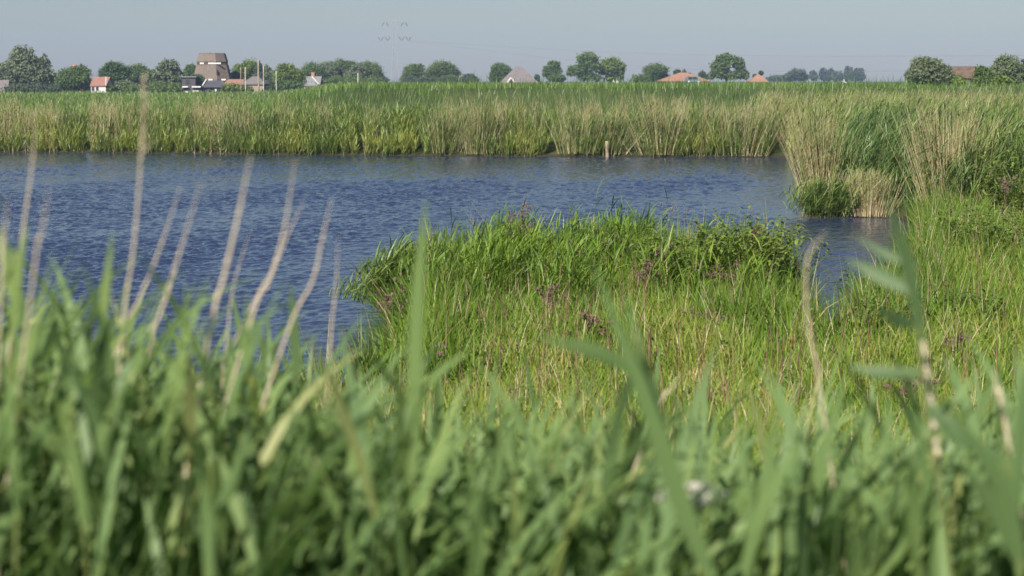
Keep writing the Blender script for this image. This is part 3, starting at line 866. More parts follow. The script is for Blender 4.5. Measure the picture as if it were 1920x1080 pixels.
def tree(name, label, Y, lobes, mat, seed, n=None, leaf=None, trunk_px=None, group=None, gap=.0, elong=1.0, cat="tree", clumps=26):
    """lobes: (photo col, photo row, half width, half height) at distance Y"""
    rng = np.random.default_rng(seed)
    k = Y / F
    L = []
    for (a, b, rx, ry) in lobes:
        c = at_y(a, b, Y)
        rx *= 1.12; ry *= 1.05
        L.append((c + np.array([0, rng.uniform(-.35, .35) * rx * k, 0]), np.array([rx * k, rx * k * .95, ry * k])))
    for l in list(L):                        # smaller boughs break the outline
        for _ in range(3):
            d = rng.normal(0, 1, 3); d /= np.linalg.norm(d); d[2] = abs(d[2]) * (1 if rng.random() < .75 else -.5)
            L.append((l[0] + d * l[1] * rng.uniform(.75, 1.02), l[1] * rng.uniform(.22, .40)))
    vol = np.array([l[1].prod() ** .67 for l in L])
    tx = L[0][0][0] if trunk_px is None else at_y(trunk_px, 150, Y)[0]
    z0 = ground_z(tx, Y)
    t = thing(name, label, cat, (tx, Y, z0), group)
    if leaf is None: leaf = max(.32, .9 * k * 2.2)
    area = sum(4 * math.pi * l[1][0] * l[1][2] for l in L)
    if n is None: n = int(min(14000, max(1200, area / leaf ** 2 * 8)))
    # clump centres near the surface of each lobe
    C, S = [], []
    for l, v in zip(L, vol / vol.sum()):
        m_ = max(8, int(clumps * len(L) * v) + 6)
        d = rng.normal(0, 1, (m_, 3)); d /= np.linalg.norm(d, axis=1)[:, None]
        if trunk_px is not None and Y > 300: d[:, 2] = np.where(d[:, 2] < -.55, -d[:, 2] * .5, d[:, 2])
        r = rng.uniform(.35, 1.05, m_) ** .5
        C.append(l[0] + d * r[:, None] * l[1]); S.append(np.full(m_, l[1].mean() * .36) * rng.uniform(.6, 1.3, m_))
    C = np.concatenate(C); S = np.concatenate(S)
    if gap:
        kk = rng.random(len(C)) > gap; C, S = C[kk], S[kk]
    wts = S ** 1.2; idx = rng.choice(len(C), n, p=wts / wts.sum())
    dd = rng.normal(0, 1, (n, 3)); dd /= np.linalg.norm(dd, axis=1)[:, None]
    P = C[idx] + dd * (S[idx] * rng.uniform(.3, 1.1, n))[:, None]
    P[:, 2] = np.maximum(P[:, 2], z0 + .15)
    # leaf sprays: bent quads with outward-biased normals
    nn = dd + rng.normal(0, .7, (n, 3)) + [0, 0, .3]; nn /= np.linalg.norm(nn, axis=1)[:, None]
    u = np.cross(nn, rng.normal(0, 1, (n, 3))); u /= np.linalg.norm(u, axis=1)[:, None]
    v = np.cross(nn, u)
    s = leaf * rng.uniform(.55, 1.3, n)[:, None] * .5
    V = np.stack([P - u * s * elong, P - v * s * .8 / elong + nn * s * .2, P + u * s * elong, P + v * s * .8 / elong + nn * s * .2], 1)
    b = (np.arange(n) * 4)[:, None]
    g = Geo()
    ctint = rng.normal(.5, .17, len(C))
    g.add(V.reshape(-1, 3), b + np.arange(4)[None], None, np.repeat(np.clip(ctint[idx] + rng.normal(0, .12, n), 0, 1), 4))
    # trunk and limbs
    top = max(L[:len(lobes)], key=lambda l: l[0][2] + l[1][2])
    gt = Geo()
    ht = top[0][2] + top[1][2] - z0
    r0 = max(.10, ht * .028)
    base = np.array([tx, Y, z0 - .1]); tp = top[0] + [0, 0, top[1][2] * .5]
    mid = base + np.array([(tp[0] - tx) * .25, (tp[1] - Y) * .3, ht * .4])
    polyline_tube(gt, [base, mid, tp], [r0, r0 * .7, r0 * .15], 6, .5, 3)
    for l in L[:len(lobes)]:
        s0 = base + (mid - base) * rng.uniform(.5, 1)
        e = l[0] + [0, 0, l[1][2] * .4]
        polyline_tube(gt, [s0, (s0 + e) / 2 + [0, 0, -.05 * ht], e], [r0 * .5, r0 * .35, r0 * .1], 5, .5, 2)
    gt.build("trunk", M['bark'], t)
    g.build("crown", mat, t, smooth=False)
    return t

CG, CD, CB, CY, CF = M['crown_green'], M['crown_dark'], M['crown_bright'], M['crown_grey'], M['crown_far']
tree("willow_tree", "big grey green willow, tallest tree at the left side", 330, [(45, 110, 20, 18), (35, 137, 27, 24), (68, 140, 28, 24), (88, 153, 18, 17), (82, 118, 9, 13), (20, 150, 14, 18), (62, 122, 14, 16)], CY, 301, 14000, .5, elong=1.3)
tree("broadleaf_tree", "green tree cut by the left photo edge, behind the big willow", 360, [(-4, 145, 14, 22), (2, 138, 10, 16)], CG, 302)
tree("broadleaf_tree", "round green tree in front of the orange gable", 325, [(140, 150, 26, 20), (150, 138, 16, 14), (122, 152, 14, 16)], CG, 303)
tree("broadleaf_tree", "dark green round tree between the red roofed house and the wispy tree", 345, [(214, 135, 20, 16), (232, 145, 20, 18), (200, 146, 15, 16), (212, 126, 12, 8)], CD, 304)
tree("broadleaf_tree", "soft green tree just right of the darkest left tree", 352, [(257, 142, 20, 17), (275, 150, 17, 18), (290, 150, 12, 18)], CG, 305)
tree("broadleaf_tree", "wispy pale tree with thin top, left of the thatched mill", 338, [(318, 124, 15, 11), (324, 142, 15, 18), (305, 150, 14, 18), (300, 128, 7, 5), (335, 152, 11, 15)], CY, 306, 5500, .45, gap=.2)
tree("shrub", "round grey green shrub right of the red roofed house", 322, [(230, 162, 15, 10), (245, 165, 14, 8), (220, 168, 12, 6)], CY, 307, cat="shrub")
tree("shrub", "low green shrub under the wispy tree", 326, [(300, 166, 20, 9), (325, 165, 14, 9), (280, 168, 12, 7)], CG, 308, cat="shrub")
tree("shrub", "small olive shrub against the wall of the red roofed house", 320, [(205, 167, 12, 6), (192, 169, 8, 5)], CB, 309, cat="shrub")
tree("broadleaf_tree", "small round tree showing left of the thatched mill", 370, [(357, 134, 11, 13), (362, 146, 12, 12)], CG, 310)
tree("shrub", "dark green bush at the foot of the thatched mill", 328, [(371, 152, 13, 11), (380, 158, 10, 8)], CD, 311, cat="shrub")
tree("broadleaf_tree", "bright olive tree right of the thatched mill, behind the white poles", 372, [(465, 130, 20, 14), (448, 138, 13, 13), (475, 140, 16, 16)], CB, 312)
tree("poplar_tree", "narrow dark upright tree behind the white poles", 366, [(486, 130, 5, 14), (485, 145, 7, 16)], CF, 313)
tree("poplar_tree", "pale narrow upright tree right of the narrow dark one", 372, [(500, 134, 6, 11), (501, 148, 10, 16), (512, 150, 8, 12)], CY, 314)
tree("broadleaf_tree", "big round olive tree between the pavilion and the grey gabled roof", 330, [(540, 143, 24, 18), (527, 148, 14, 18), (556, 150, 15, 17), (538, 130, 14, 9)], CB, 315, 9000)
tree("shrub", "dark shrub beneath the big round olive tree", 322, [(545, 163, 18, 8), (520, 167, 12, 6), (505, 168, 12, 5)], CD, 316, cat="shrub")
tree("broadleaf_tree", "grey green tree directly above the grey gabled roof", 420, [(585, 137, 18, 16), (572, 147, 12, 12)], CG, 317)
tree("broadleaf_tree", "tall grey green tree right of the grey gabled roof", 425, [(615, 132, 18, 14), (606, 146, 15, 12), (622, 147, 14, 12)], CY, 318)
tree("broadleaf_tree", "highest tree of the long belt left of the pylon", 430, [(642, 128, 20, 13), (635, 144, 18, 14), (655, 120, 10, 6)], CG, 319)
tree("broadleaf_tree", "grey green tree of the belt, behind the single white pole", 418, [(667, 143, 17, 15), (672, 132, 13, 12)], CY, 320)
tree("broadleaf_tree", "rounded green tree at the right end of the long belt", 435, [(692, 132, 20, 14), (695, 146, 22, 12), (712, 148, 9, 9)], CG, 321)
tree("broadleaf_tree", "rounded green tree just right of the pylon", 440, [(777, 135, 16, 13), (772, 148, 16, 10)], CG, 322)
tree("broadleaf_tree", "wide green tree right of the pylon pair", 445, [(828, 130, 22, 13), (812, 142, 17, 14), (845, 140, 15, 14), (830, 146, 20, 10)], CG, 323)
tree("broadleaf_tree", "reddish tinged small tree at the foot of the wide tree", 438, [(845, 149, 12, 7), (832, 150, 9, 6)], CB, 324)
tree("shrub", "low dark tree right of the wide tree", 450, [(879, 148, 11, 8), (890, 150, 7, 6)], CF, 325, cat="shrub")
tree("broadleaf_tree", "round green tree left of the pyramid roofed farmhouse", 430, [(938, 132, 15, 12), (946, 142, 15, 12), (930, 145, 11, 12)], CG, 326)
tree("shrub", "tiny dark bush right of the pyramid roofed farmhouse", 440, [(1007, 147, 4, 8)], CF, 327, cat="shrub")
tree("broadleaf_tree", "lopsided tree with square top right of the pyramid roofed farmhouse", 440, [(1038, 123, 10, 9), (1031, 136, 12, 10), (1043, 133, 8, 12)], CG, 328)
tree("shrub", "low bush at the foot of the lopsided tree", 436, [(1042, 147, 12, 6), (1053, 147, 8, 6)], CG, 329, cat="shrub")
tree("broadleaf_tree", "tall airy tree with forked trunk, higher of the neighbouring pair", 440, [(1101, 112, 17, 11), (1084, 133, 17, 9), (1112, 127, 12, 14), (1098, 130, 14, 14), (1075, 138, 10, 6), (1105, 146, 18, 7)], CG, 330, 8500, .5, trunk_px=1094, gap=.15)
tree("broadleaf_tree", "broad rounded tree, lower of the neighbouring pair", 446, [(1147, 126, 20, 14), (1158, 136, 11, 11), (1137, 133, 12, 10), (1150, 148, 17, 5)], CB, 331, 7500, .5, trunk_px=1143)
tree("broadleaf_tree", "rounded tree left of the long orange roof", 430, [(1230, 134, 19, 11), (1234, 144, 17, 9)], CG, 332)
tree("shrub", "low spreading bush left of the rounded tree by the long orange roof", 425, [(1205, 148, 17, 6), (1192, 150, 10, 4)], CG, 333, cat="shrub")
tree("broadleaf_tree", "tall tree with a hole of sky in its crown, right of the long orange roof", 430, [(1362, 113, 17, 11), (1350, 126, 16, 14), (1385, 122, 10, 12), (1345, 140, 14, 10), (1380, 143, 18, 7), (1390, 130, 8, 9)], CG, 334, 9500, .5, trunk_px=1362, gap=.12)
tree("shrub", "small dark tree between the long orange roof and the tall tree", 436, [(1316, 140, 6, 6), (1322, 145, 7, 5)], CF, 335, cat="shrub")
tree("shrub", "small dark bush behind the ridge of the long orange roof", 445, [(1270, 136, 6, 5), (1283, 136, 4, 5), (1291, 141, 5, 4)], CF, 336, cat="shrub")
tree("poplar_tree", "small narrow tree right of the tall tree with the hole", 445, [(1400, 141, 4, 7)], CF, 337)
tree("shrub", "dark treetop poking over the small orange roof", 460, [(1427, 137, 4, 4), (1416, 143, 4, 4)], CF, 338, cat="shrub")
tree("broadleaf_tree", "hazy dark tree left of the far grey row", 800, [(1494, 139, 14, 8), (1482, 145, 14, 6), (1505, 145, 11, 6)], CF, 339)
tree("shrub", "long low hazy bush left of the far grey row", 820, [(1462, 147, 16, 4), (1445, 149, 10, 3)], CF, 340, cat="shrub")
FR = [(1525, 140, 6, 6, "lowest hazy tree at the left end of the far grey row"), (1544, 138, 7, 10, "peaked hazy tree, leftmost tall one of the far grey row"), (1557, 139, 7, 9, "hazy tree second of the tall ones in the far grey row"),
      (1570, 142, 9, 8, "broad low hazy tree in the middle of the far grey row"), (1587, 137, 4, 11, "narrow hazy tree left of the pair of spires in the far grey row"), (1595, 137, 4, 11, "narrow hazy spire right of its twin in the far grey row"),
      (1605, 139, 5, 9, "hazy tree left of the last one in the far grey row"), (1613, 138, 6, 10, "hazy tree at the right end of the far grey row")]
for i, (a, b, rx, ry, lab) in enumerate(FR):
    tree("far_tree", lab, 1000 + 12 * (i % 3), [(a, b, rx, ry), (a + 1, b + 6, rx + 1, ry * .7)], CF, 350 + i, 700, 1.3, group="far grey row of trees")
tree("willow_bush", "wide pale grey green willow bush left of the barn", 165, [(1728, 132, 22, 20), (1750, 136, 24, 21), (1772, 142, 15, 17), (1718, 145, 16, 15), (1742, 122, 18, 12)], CY, 360, 14000, .22, 1742, elong=1.5, cat="bush")
tree("willow_bush", "pale grey green willow bush right of the barn", 162, [(1885, 128, 22, 19), (1895, 142, 20, 18), (1870, 140, 16, 18), (1882, 118, 14, 10)], CY, 361, 13000, .22, 1885, elong=1.5, cat="bush")
tree("willow_bush", "darker green willow bush directly in front of the barn wall", 158, [(1842, 142, 13, 17), (1838, 150, 12, 10), (1850, 150, 12, 12)], CG, 362, 6000, .22, 1842, elong=1.4, cat="bush")
tree("broadleaf_tree", "dark green tree cut by the right photo edge", 230, [(1926, 130, 12, 14), (1930, 142, 14, 14)], CD, 363)
tree("shrub", "small bright bush between the two pale willow bushes", 156, [(1795, 152, 9, 8), (1803, 155, 8, 6)], CB, 364, 900, .25, cat="shrub")
tree("shrub", "bright green bush at the foot of the right willow bush", 152, [(1882, 152, 15, 8), (1870, 155, 9, 6)], CB, 365, 1100, .25, cat="shrub")
tree("shrub", "low hedge like bush under the rounded belt end left of the pylon", 424, [(722, 151, 7, 5), (710, 152, 8, 5)], CF, 366, cat="shrub")
tree("shrub", "dark bush behind the orange low roof at the mill", 345, [(430, 150, 10, 10), (442, 146, 10, 10)], CD, 367, cat="shrub")
tree("shrub", "green shrub in front of the low orange roof beside the pavilion", 318, [(432, 165, 13, 7), (448, 166, 11, 6), (465, 168, 9, 5)], CB, 368, cat="shrub")

tree("hedge", "long low green hedge below the dark left tree and the wispy tree", 317, [(250, 168, 20, 6), (275, 167, 18, 7), (300, 168, 18, 6), (325, 168, 16, 6)], CG, 369, cat="hedge")
tree("hedge", "low dark hedge under the big willow, down to the field", 315, [(30, 168, 22, 7), (62, 168, 22, 7), (95, 168, 20, 7)], CF, 370, cat="hedge")
tree("hedge", "low hedge below the long tree belt left of the pylon", 412, [(600, 155, 20, 6), (635, 154, 22, 7), (670, 154, 22, 7), (700, 154, 18, 6)], CG, 371, cat="hedge")
tree("hedge", "low hedge below the wide tree right of the pylon", 432, [(775, 152, 20, 6), (805, 152, 20, 6), (835, 152, 20, 6), (865, 153, 18, 5)], CF, 372, cat="hedge")
# ------------------------------------------------------------------ buildings
def box(g, c, s, rot=0.0):
    c = np.asarray(c, float); sx, sy, sz = np.asarray(s, float) / 2
    V = np.array([[i, j, k] for k in (-sz, sz) for j in (-sy, sy) for i in (-sx, sx)])
    if rot:
        a, b = math.cos(rot), math.sin(rot)
        V = np.stack([V[:, 0] * a - V[:, 1] * b, V[:, 0] * b + V[:, 1] * a, V[:, 2]], -1)
    Q = [[0, 2, 3, 1], [4, 5, 7, 6], [0, 1, 5, 4], [2, 6, 7, 3], [0, 4, 6, 2], [1, 3, 7, 5]]
    g.add(V + c, Q)

def hip_roof(g, cx, cy, z0, z1, wx, wy, rx, th=.18):
    """hipped roof: eaves rectangle wx*wy, ridge length rx along X (0 = pyramid), with a fascia"""
    a, b, r = wx / 2, wy / 2, rx / 2
    V = [[cx - a, cy - b, z0 - th], [cx + a, cy - b, z0 - th], [cx + a, cy + b, z0 - th], [cx - a, cy + b, z0 - th],
         [cx - a, cy - b, z0], [cx + a, cy - b, z0], [cx + a, cy + b, z0], [cx - a, cy + b, z0], [cx - r, cy, z1], [cx + r, cy, z1]]
    g.add(V, [[0, 3, 2, 1], [0, 1, 5, 4], [1, 2, 6, 5], [2, 3, 7, 6], [3, 0, 4, 7], [4, 5, 9, 8], [6, 7, 8, 9]], [[5, 6, 9], [7, 4, 8]])

def gable_roof(g, cx, cy, z0, z1, wx, wy, th=.2, along='x', over=.0):
    """pitched roof slabs meeting at a ridge along x or y"""
    a, b = wx / 2 + over, wy / 2 + over
    if along == 'x':
        sec = [(-b, z0), (0, z1), (b, z0), (b, z0 - th), (0, z1 - th), (-b, z0 - th)]
        V = [[cx + s * a, cy + p, z] for s in (-1, 1) for p, z in sec]
    else:
        sec = [(-a, z0), (0, z1), (a, z0), (a, z0 - th), (0, z1 - th), (-a, z0 - th)]
        V = [[cx + p, cy + s * b, z] for s in (-1, 1) for p, z in sec]
    Q = [[0, 1, 7, 6], [1, 2, 8, 7], [2, 3, 9, 8], [3, 4, 10, 9], [4, 5, 11, 10], [5, 0, 6, 11], [0, 5, 4, 1], [1, 4, 3, 2], [6, 7, 10, 11], [7, 8, 9, 10]]
    g.add(V, Q)

def gable_wall(g, cx, cy, z0, ze, zr, wx, wy, along='x'):
    """house body with pentagon gables under the ridge"""
    a, b = wx / 2, wy / 2
    if along == 'x':
        sec = [(-b, z0), (b, z0), (b, ze), (0, zr), (-b, ze)]
        V = [[cx + s * a, cy + p, z] for s in (-1, 1) for p, z in sec]
    else:
        sec = [(-a, z0), (a, z0), (a, ze), (0, zr), (-a, ze)]
        V = [[cx + p, cy + s * b, z] for s in (-1, 1) for p, z in sec]
    Q = [[0, 1, 6, 5], [1, 2, 7, 6], [2, 3, 8, 7], [3, 4, 9, 8], [4, 0, 5, 9], [0, 4, 2, 1], [5, 6, 7, 9]]
    g.add(V, Q, [[4, 3, 2], [9, 7, 8]])

def XZ(px, py, Y):
    p = at_y(px, py, Y); return float(p[0]), float(p[2])

def frustum(g, cx, cy, z0, z1, r0, r1, k=8, cap=True, ph=math.pi / 8):
    a = np.arange(k) / k * 2 * math.pi + ph
    V = [[cx + r0 * math.cos(t), cy + r0 * math.sin(t), z0] for t in a] + [[cx + r1 * math.cos(t), cy + r1 * math.sin(t), z1] for t in a]
    Q = [[j, (j + 1) % k, k + (j + 1) % k, k + j] for j in range(k)]
    T = []
    if cap:
        V += [[cx, cy, z0], [cx, cy, z1]]
        T = [[2 * k, (j + 1) % k, j] for j in range(k)] + [[2 * k + 1, k + j, k + (j + 1) % k] for j in range(k)]
    g.add(V, Q, T)

def mill():
    Y = 340; k = Y / F
    cx, zb = XZ(399.5, 172, Y); zb = ground_z(cx, Y) - .05
    cos8 = math.cos(math.pi / 8)
    z = lambda py: XZ(400, py, Y)[1]
    t = thing("thatched_mill", "brown thatched windmill stump without sails, in two tapering tiers", "windmill", (cx, Y, zb))
    g = Geo(); frustum(g, cx, Y, zb, z(148), 34 * k / cos8, 33.5 * k / cos8); frustum(g, cx, Y, z(148), z(121.5), 33.4 * k / cos8, 28 * k / cos8); g.build("lower_tier", M['thatch'], t, smooth=False)
    g = Geo(); frustum(g, cx, Y, z(121.4), z(116), 27 * k / cos8, 26.6 * k / cos8); col = g.build("middle_band", M['dark_wood'], t, smooth=False)
    for a, b in ((380, 387.5), (395.5, 419)):
        g = Geo(); x0, zz = XZ(a, 119, Y); x1, _ = XZ(b, 119, Y)
        box(g, ((x0 + x1) / 2, Y - 27.3 * k, zz), (x1 - x0, .1, 2.9 * k)); g.build("white_board", M['white_paint'], t, smooth=False)
    g = Geo(); frustum(g, cx, Y, z(116), z(101.6), 27.5 * k / cos8, 23.6 * k / cos8); g.build("upper_tier", M['thatch'], t, smooth=False)
    g = Geo(); frustum(g, cx, Y, z(101.5), z(99.8), 23.4 * k / cos8, 22.8 * k / cos8); rim = g.build("top_rim", M['thatch_dark'], t, smooth=False)
    g = Geo(); x0, z0 = XZ(396, 99.8, Y); frustum(g, x0, Y - .5, z0, z0 + .22, .16, .1); g.build("finial", M['thatch_dark'], t, smooth=False)
    g = Geo(); x0, z0 = XZ(412.7, 135, Y); box(g, (x0, Y - 31.0 * k, z0), (.22, .5, .85)); g.build("window", M['glass'], t, smooth=False)
mill()

def window(parent, x, y, z, wv, hv, frame='white_paint'):
    g = Geo(); box(g, (x, y, z), (wv, .12, hv)); f = g.build("window", M[frame], parent, smooth=False)
    g = Geo(); box(g, (x, y - .065, z), (wv - .16, .04, hv - .16)); o = g.build("pane", M['glass'], None, smooth=False)
    o.parent = f; o.location = -np.array(parent.location)

def house(name, label, Y, x0, x1, y_ridge, y_eave, y_base, roof, wall, along='x', depth=7.0, over=.25, windows=(), chimney=None, barge=None, hip=None, cat="house"):
    X0, zr = XZ(x0, y_ridge, Y); X1, ze = XZ(x1, y_eave, Y)
    cx, wx = (X0 + X1) / 2, X1 - X0
    zb = ground_z(cx, Y) - .1
    t = thing(name, label, cat, (cx, Y, zb))
    cy = Y + depth / 2
    gr = Geo(); gw = Geo()
    if hip is not None:
        hip_roof(gr, cx, cy, ze, zr, wx, depth + 2 * over, hip * Y / F)
        box(gw, (cx, cy, (zb + ze - .2) / 2), (wx - 2 * over, depth, ze - .2 - zb))
    else:
        gable_roof(gr, cx, cy, ze, zr, wx if along == 'x' else wx - 2 * over, depth, along=along, over=over if along == 'y' else 0.0)
        th = .22
        gable_wall(gw, cx, cy, zb, ze - th - .02, zr - th - .03, wx - .3, depth - .4, along=along)
    gw.build("wall", M[wall], t, smooth=False)
    r = gr.build("roof", M[roof], t, smooth=False)
    for (a, b, ww, hh) in windows:
        wx_, wz_ = XZ(a, b, Y)
        window(t, wx_, Y + .2 - (.0 if hip is None else .25), wz_, ww, hh)
    if chimney:
        for c_ in chimney:
            xx, zz = XZ(c_[0], c_[1], Y); g = Geo(); box(g, (xx, cy, zz - .4), (.7, .7, 1.6)); o = g.build("chimney", M['brick'], None, smooth=False)
            o.parent = r; o.location = -np.array(t.location)
    if barge:
        for (a, b) in barge:          # white boards along roof edges, photo polyline
            g = Geo(); pa = at_y(*a, Y - .35); pb = at_y(*b, Y - .35)
            polyline_tube(g, [pa, (pa + pb) / 2, pb], [.16, .16, .16], 4, .5, 2); g.build("bargeboard", M['white_paint'], t, smooth=False)
    return t

house("cottage", "small house with steep red tiled roof and white front, left of the dark tree", 318, 168, 199, 144, 160, 172, 'red_tile', 'white_paint', windows=[(174, 166, .7, 1.0), (182, 166, .7, 1.0)], barge=[((198.5, 144), (198.5, 160))])
house("farmhouse", "house with pointed orange gable peeping over the round green tree", 350, 108, 156, 119.5, 150, 172, 'orange_tile', 'orange_tile', hip=4)
house("cottage", "brown roofed house cut by the left photo edge", 318, -32, 16, 150, 170, 174, 'brown_tile', 'brick', hip=30)
house("cottage", "house with steep grey roof and white gable edge, right of the big round olive tree", 345, 566, 600, 143, 160, 172, 'grey_tile', 'brick', along='x', barge=[((584, 143), (597, 158))], chimney=[(583, 139)])
house("pavilion", "open wooden pavilion with brown hipped roof beside the white poles", 322, 452, 496, 143, 157, 172, 'brown_tile', 'wood', hip=12)
house("shed", "low shed with long orange brown roof beside the thatched mill", 330, 419, 456, 148.5, 158, 172, 'orange_tile', 'brick', hip=30, cat="shed")
house("farmhouse", "large farmhouse with grey brown pyramid roof and white dormer", 400, 934, 1012, 125, 157, 165, 'brown_tile', 'brick', hip=13, depth=13)
house("farmhouse", "long house with wide orange roof, in front of small dark bushes", 405, 1237, 1332, 136, 151.5, 165, 'orange_tile', 'dark_wood', hip=14, depth=9, windows=[(1270, 155, 1, 1)])
house("cottage", "small house with orange pyramid roof right of the narrow tree", 420, 1408, 1441, 139, 153, 165, 'orange_tile', 'brick', hip=3, depth=6)
house("barn", "old barn with rusty brown roof between the two willow bushes", 168, 1794, 1852, 124, 143, 162, 'rust_tile', 'dark_wood', over=.2, depth=5)

# white dormer gable of the pyramid farmhouse, its own small front
def dormer():
    Y = 399; par = [o for o in COL.objects if o.name.startswith("farmhouse") and "pyramid roof and white" in o.get("label", "")][0]
    for a, b in (((951, 156.5), (958.5, 146)), ((958.5, 146), (966, 156.5))):
        g = Geo(); pa, pb = at_y(*a, Y - .6), at_y(*b, Y - .6)
        polyline_tube(g, [pa, (pa + pb) / 2, pb], [.24, .24, .24], 4, .5, 2); g.build("dormer_board", M['white_paint'], par, smooth=False)
    g = Geo(); xx, z1 = XZ(958.5, 146.5, Y); x0, z0 = XZ(952, 157, Y); x1, _ = XZ(965, 157, Y)
    V = [[x0, Y - .3, z0], [x1, Y - .3, z0], [xx, Y - .3, z1], [x0, Y + 4, z0], [x1, Y + 4, z0], [xx, Y + 4, z1]]
    g.add(V, [[0, 3, 5, 2], [1, 2, 5, 4], [0, 1, 4, 3]], [[0, 2, 1], [3, 4, 5]]); g.build("dormer", M['brown_tile'], par, smooth=False)
    g = Geo(); box(g, (xx, Y - .36, z0 + .45), (.7, .08, .8)); g.build("dormer_window", M['glass'], par, smooth=False)
dormer()

def modern():
    Y = 324; k = Y / F
    x0, zb = XZ(339, 172, Y); x1, zt = XZ(392, 143, Y); zb = ground_z(x0, Y) - .1
    t = thing("modern_house", "dark flat roofed house with white eaves strips, left of the mill", "house", (x0, Y, zb))
    def part(name, mat, a, b, c, d, dy=0, th=3.0):
        g = Geo(); xa, za = XZ(a, b, Y); xb, zc = XZ(c, d, Y)
        box(g, ((xa + xb) / 2, Y + dy + th / 2, (za + zc) / 2), (xb - xa, th, abs(za - zc))); return g.build(name, M[mat], t, smooth=False)
    part("wall", 'dark_wood', 340, 145, 366, 161.4, .3, 4)
    part("roof", 'grey_tile', 338.5, 143, 368, 145, 0, 4.6)
    part("window", 'glass', 347.5, 149, 354, 157, .2, .2)
    part("eaves_strip", 'white_paint', 342, 161.5, 353.5, 164, -.6, .3)
    part("eaves_strip", 'white_paint', 360.5, 161.5, 377.5, 164, -.6, .3)
    part("extension_wall", 'dark_wood', 341, 164.3, 378, 174, 0, 4)
    part("white_panel", 'white_paint', 348, 171, 354, 174.5, -.25, .2)
    part("white_panel", 'white_paint', 362, 169.5, 373, 174.5, -.25, .2)
    Y = 322
    x0, _ = XZ(400, 172, Y)
    t = thing("annex_house", "dark slate roofed annex with white bargeboard at the foot of the mill", "house", (x0, Y, ground_z(x0, Y) - .1))
    g = Geo()
    A = [at_y(381, 162, Y), at_y(419.5, 162, Y), at_y(419.5, 151, Y + 2.5), at_y(388, 151, Y + 2.5)]
    V = A + [p - [0, 0, .2] for p in A]
    g.add(V, [[0, 1, 2, 3], [4, 7, 6, 5], [0, 4, 5, 1], [1, 5, 6, 2], [2, 6, 7, 3], [3, 7, 4, 0]]); g.build("roof", M['slate'], t, smooth=False)
    g = Geo(); pa, pb = at_y(379.5, 160.5, Y - .1), at_y(386.5, 149.5, Y + 2.4)
    polyline_tube(g, [pa, (pa + pb) / 2, pb], [.15] * 3, 4, .5, 2); g.build("bargeboard", M['white_paint'], t, smooth=False)
    for a, b in ((386, 394), (410.5, 419)):
        part("ridge_board", 'white_paint', a, 148, b, 150.6, 2.6, .25)
    part("wall", 'dark_wood', 383, 162.4, 418, 174, .5, 3)
    part("window", 'glass', 387, 165, 395, 172, .35, .2)
    part("door", 'white_paint', 402, 165.5, 405.5, 172, .38, .1)
    part("window", 'glass', 406.5, 165, 412, 170, .35, .2)
modern()

# white and pale poles by the mill
for a, y0, y1, w_, lab, mt in [(451, 126, 158, .08, "brownish pole left of the brightest white pole beside the mill", 'wood'), (459.5, 126, 146, .09, "bright white pole just right of the brownish pole beside the mill", 'pole'),
                           (484, 113, 172, .18, "thick pale wooden pole in front of the narrow dark tree", 'wood'), (493.5, 124, 156, .08, "slim white pole right of the thick wooden pole", 'pole'),
                           (517.5, 133, 162, .09, "white pole left of the big round olive tree", 'pole'), (671, 137, 160, .10, "lone white pole before the long tree belt", 'pole')]:
    Y = 316
    x0, zt = XZ(a, y0, Y); zb = ground_z(x0, Y) - .3
    g = Geo(); polyline_tube(g, [[x0, Y, zb], [x0, Y, (zb + zt) / 2], [x0 + .02, Y, zt]], [w_, w_, w_ * .8], 8, .5, 2)
    tag(g.build("pole", M[mt], None, (x0, Y, zb)), lab, "pole", "poles near the mill")

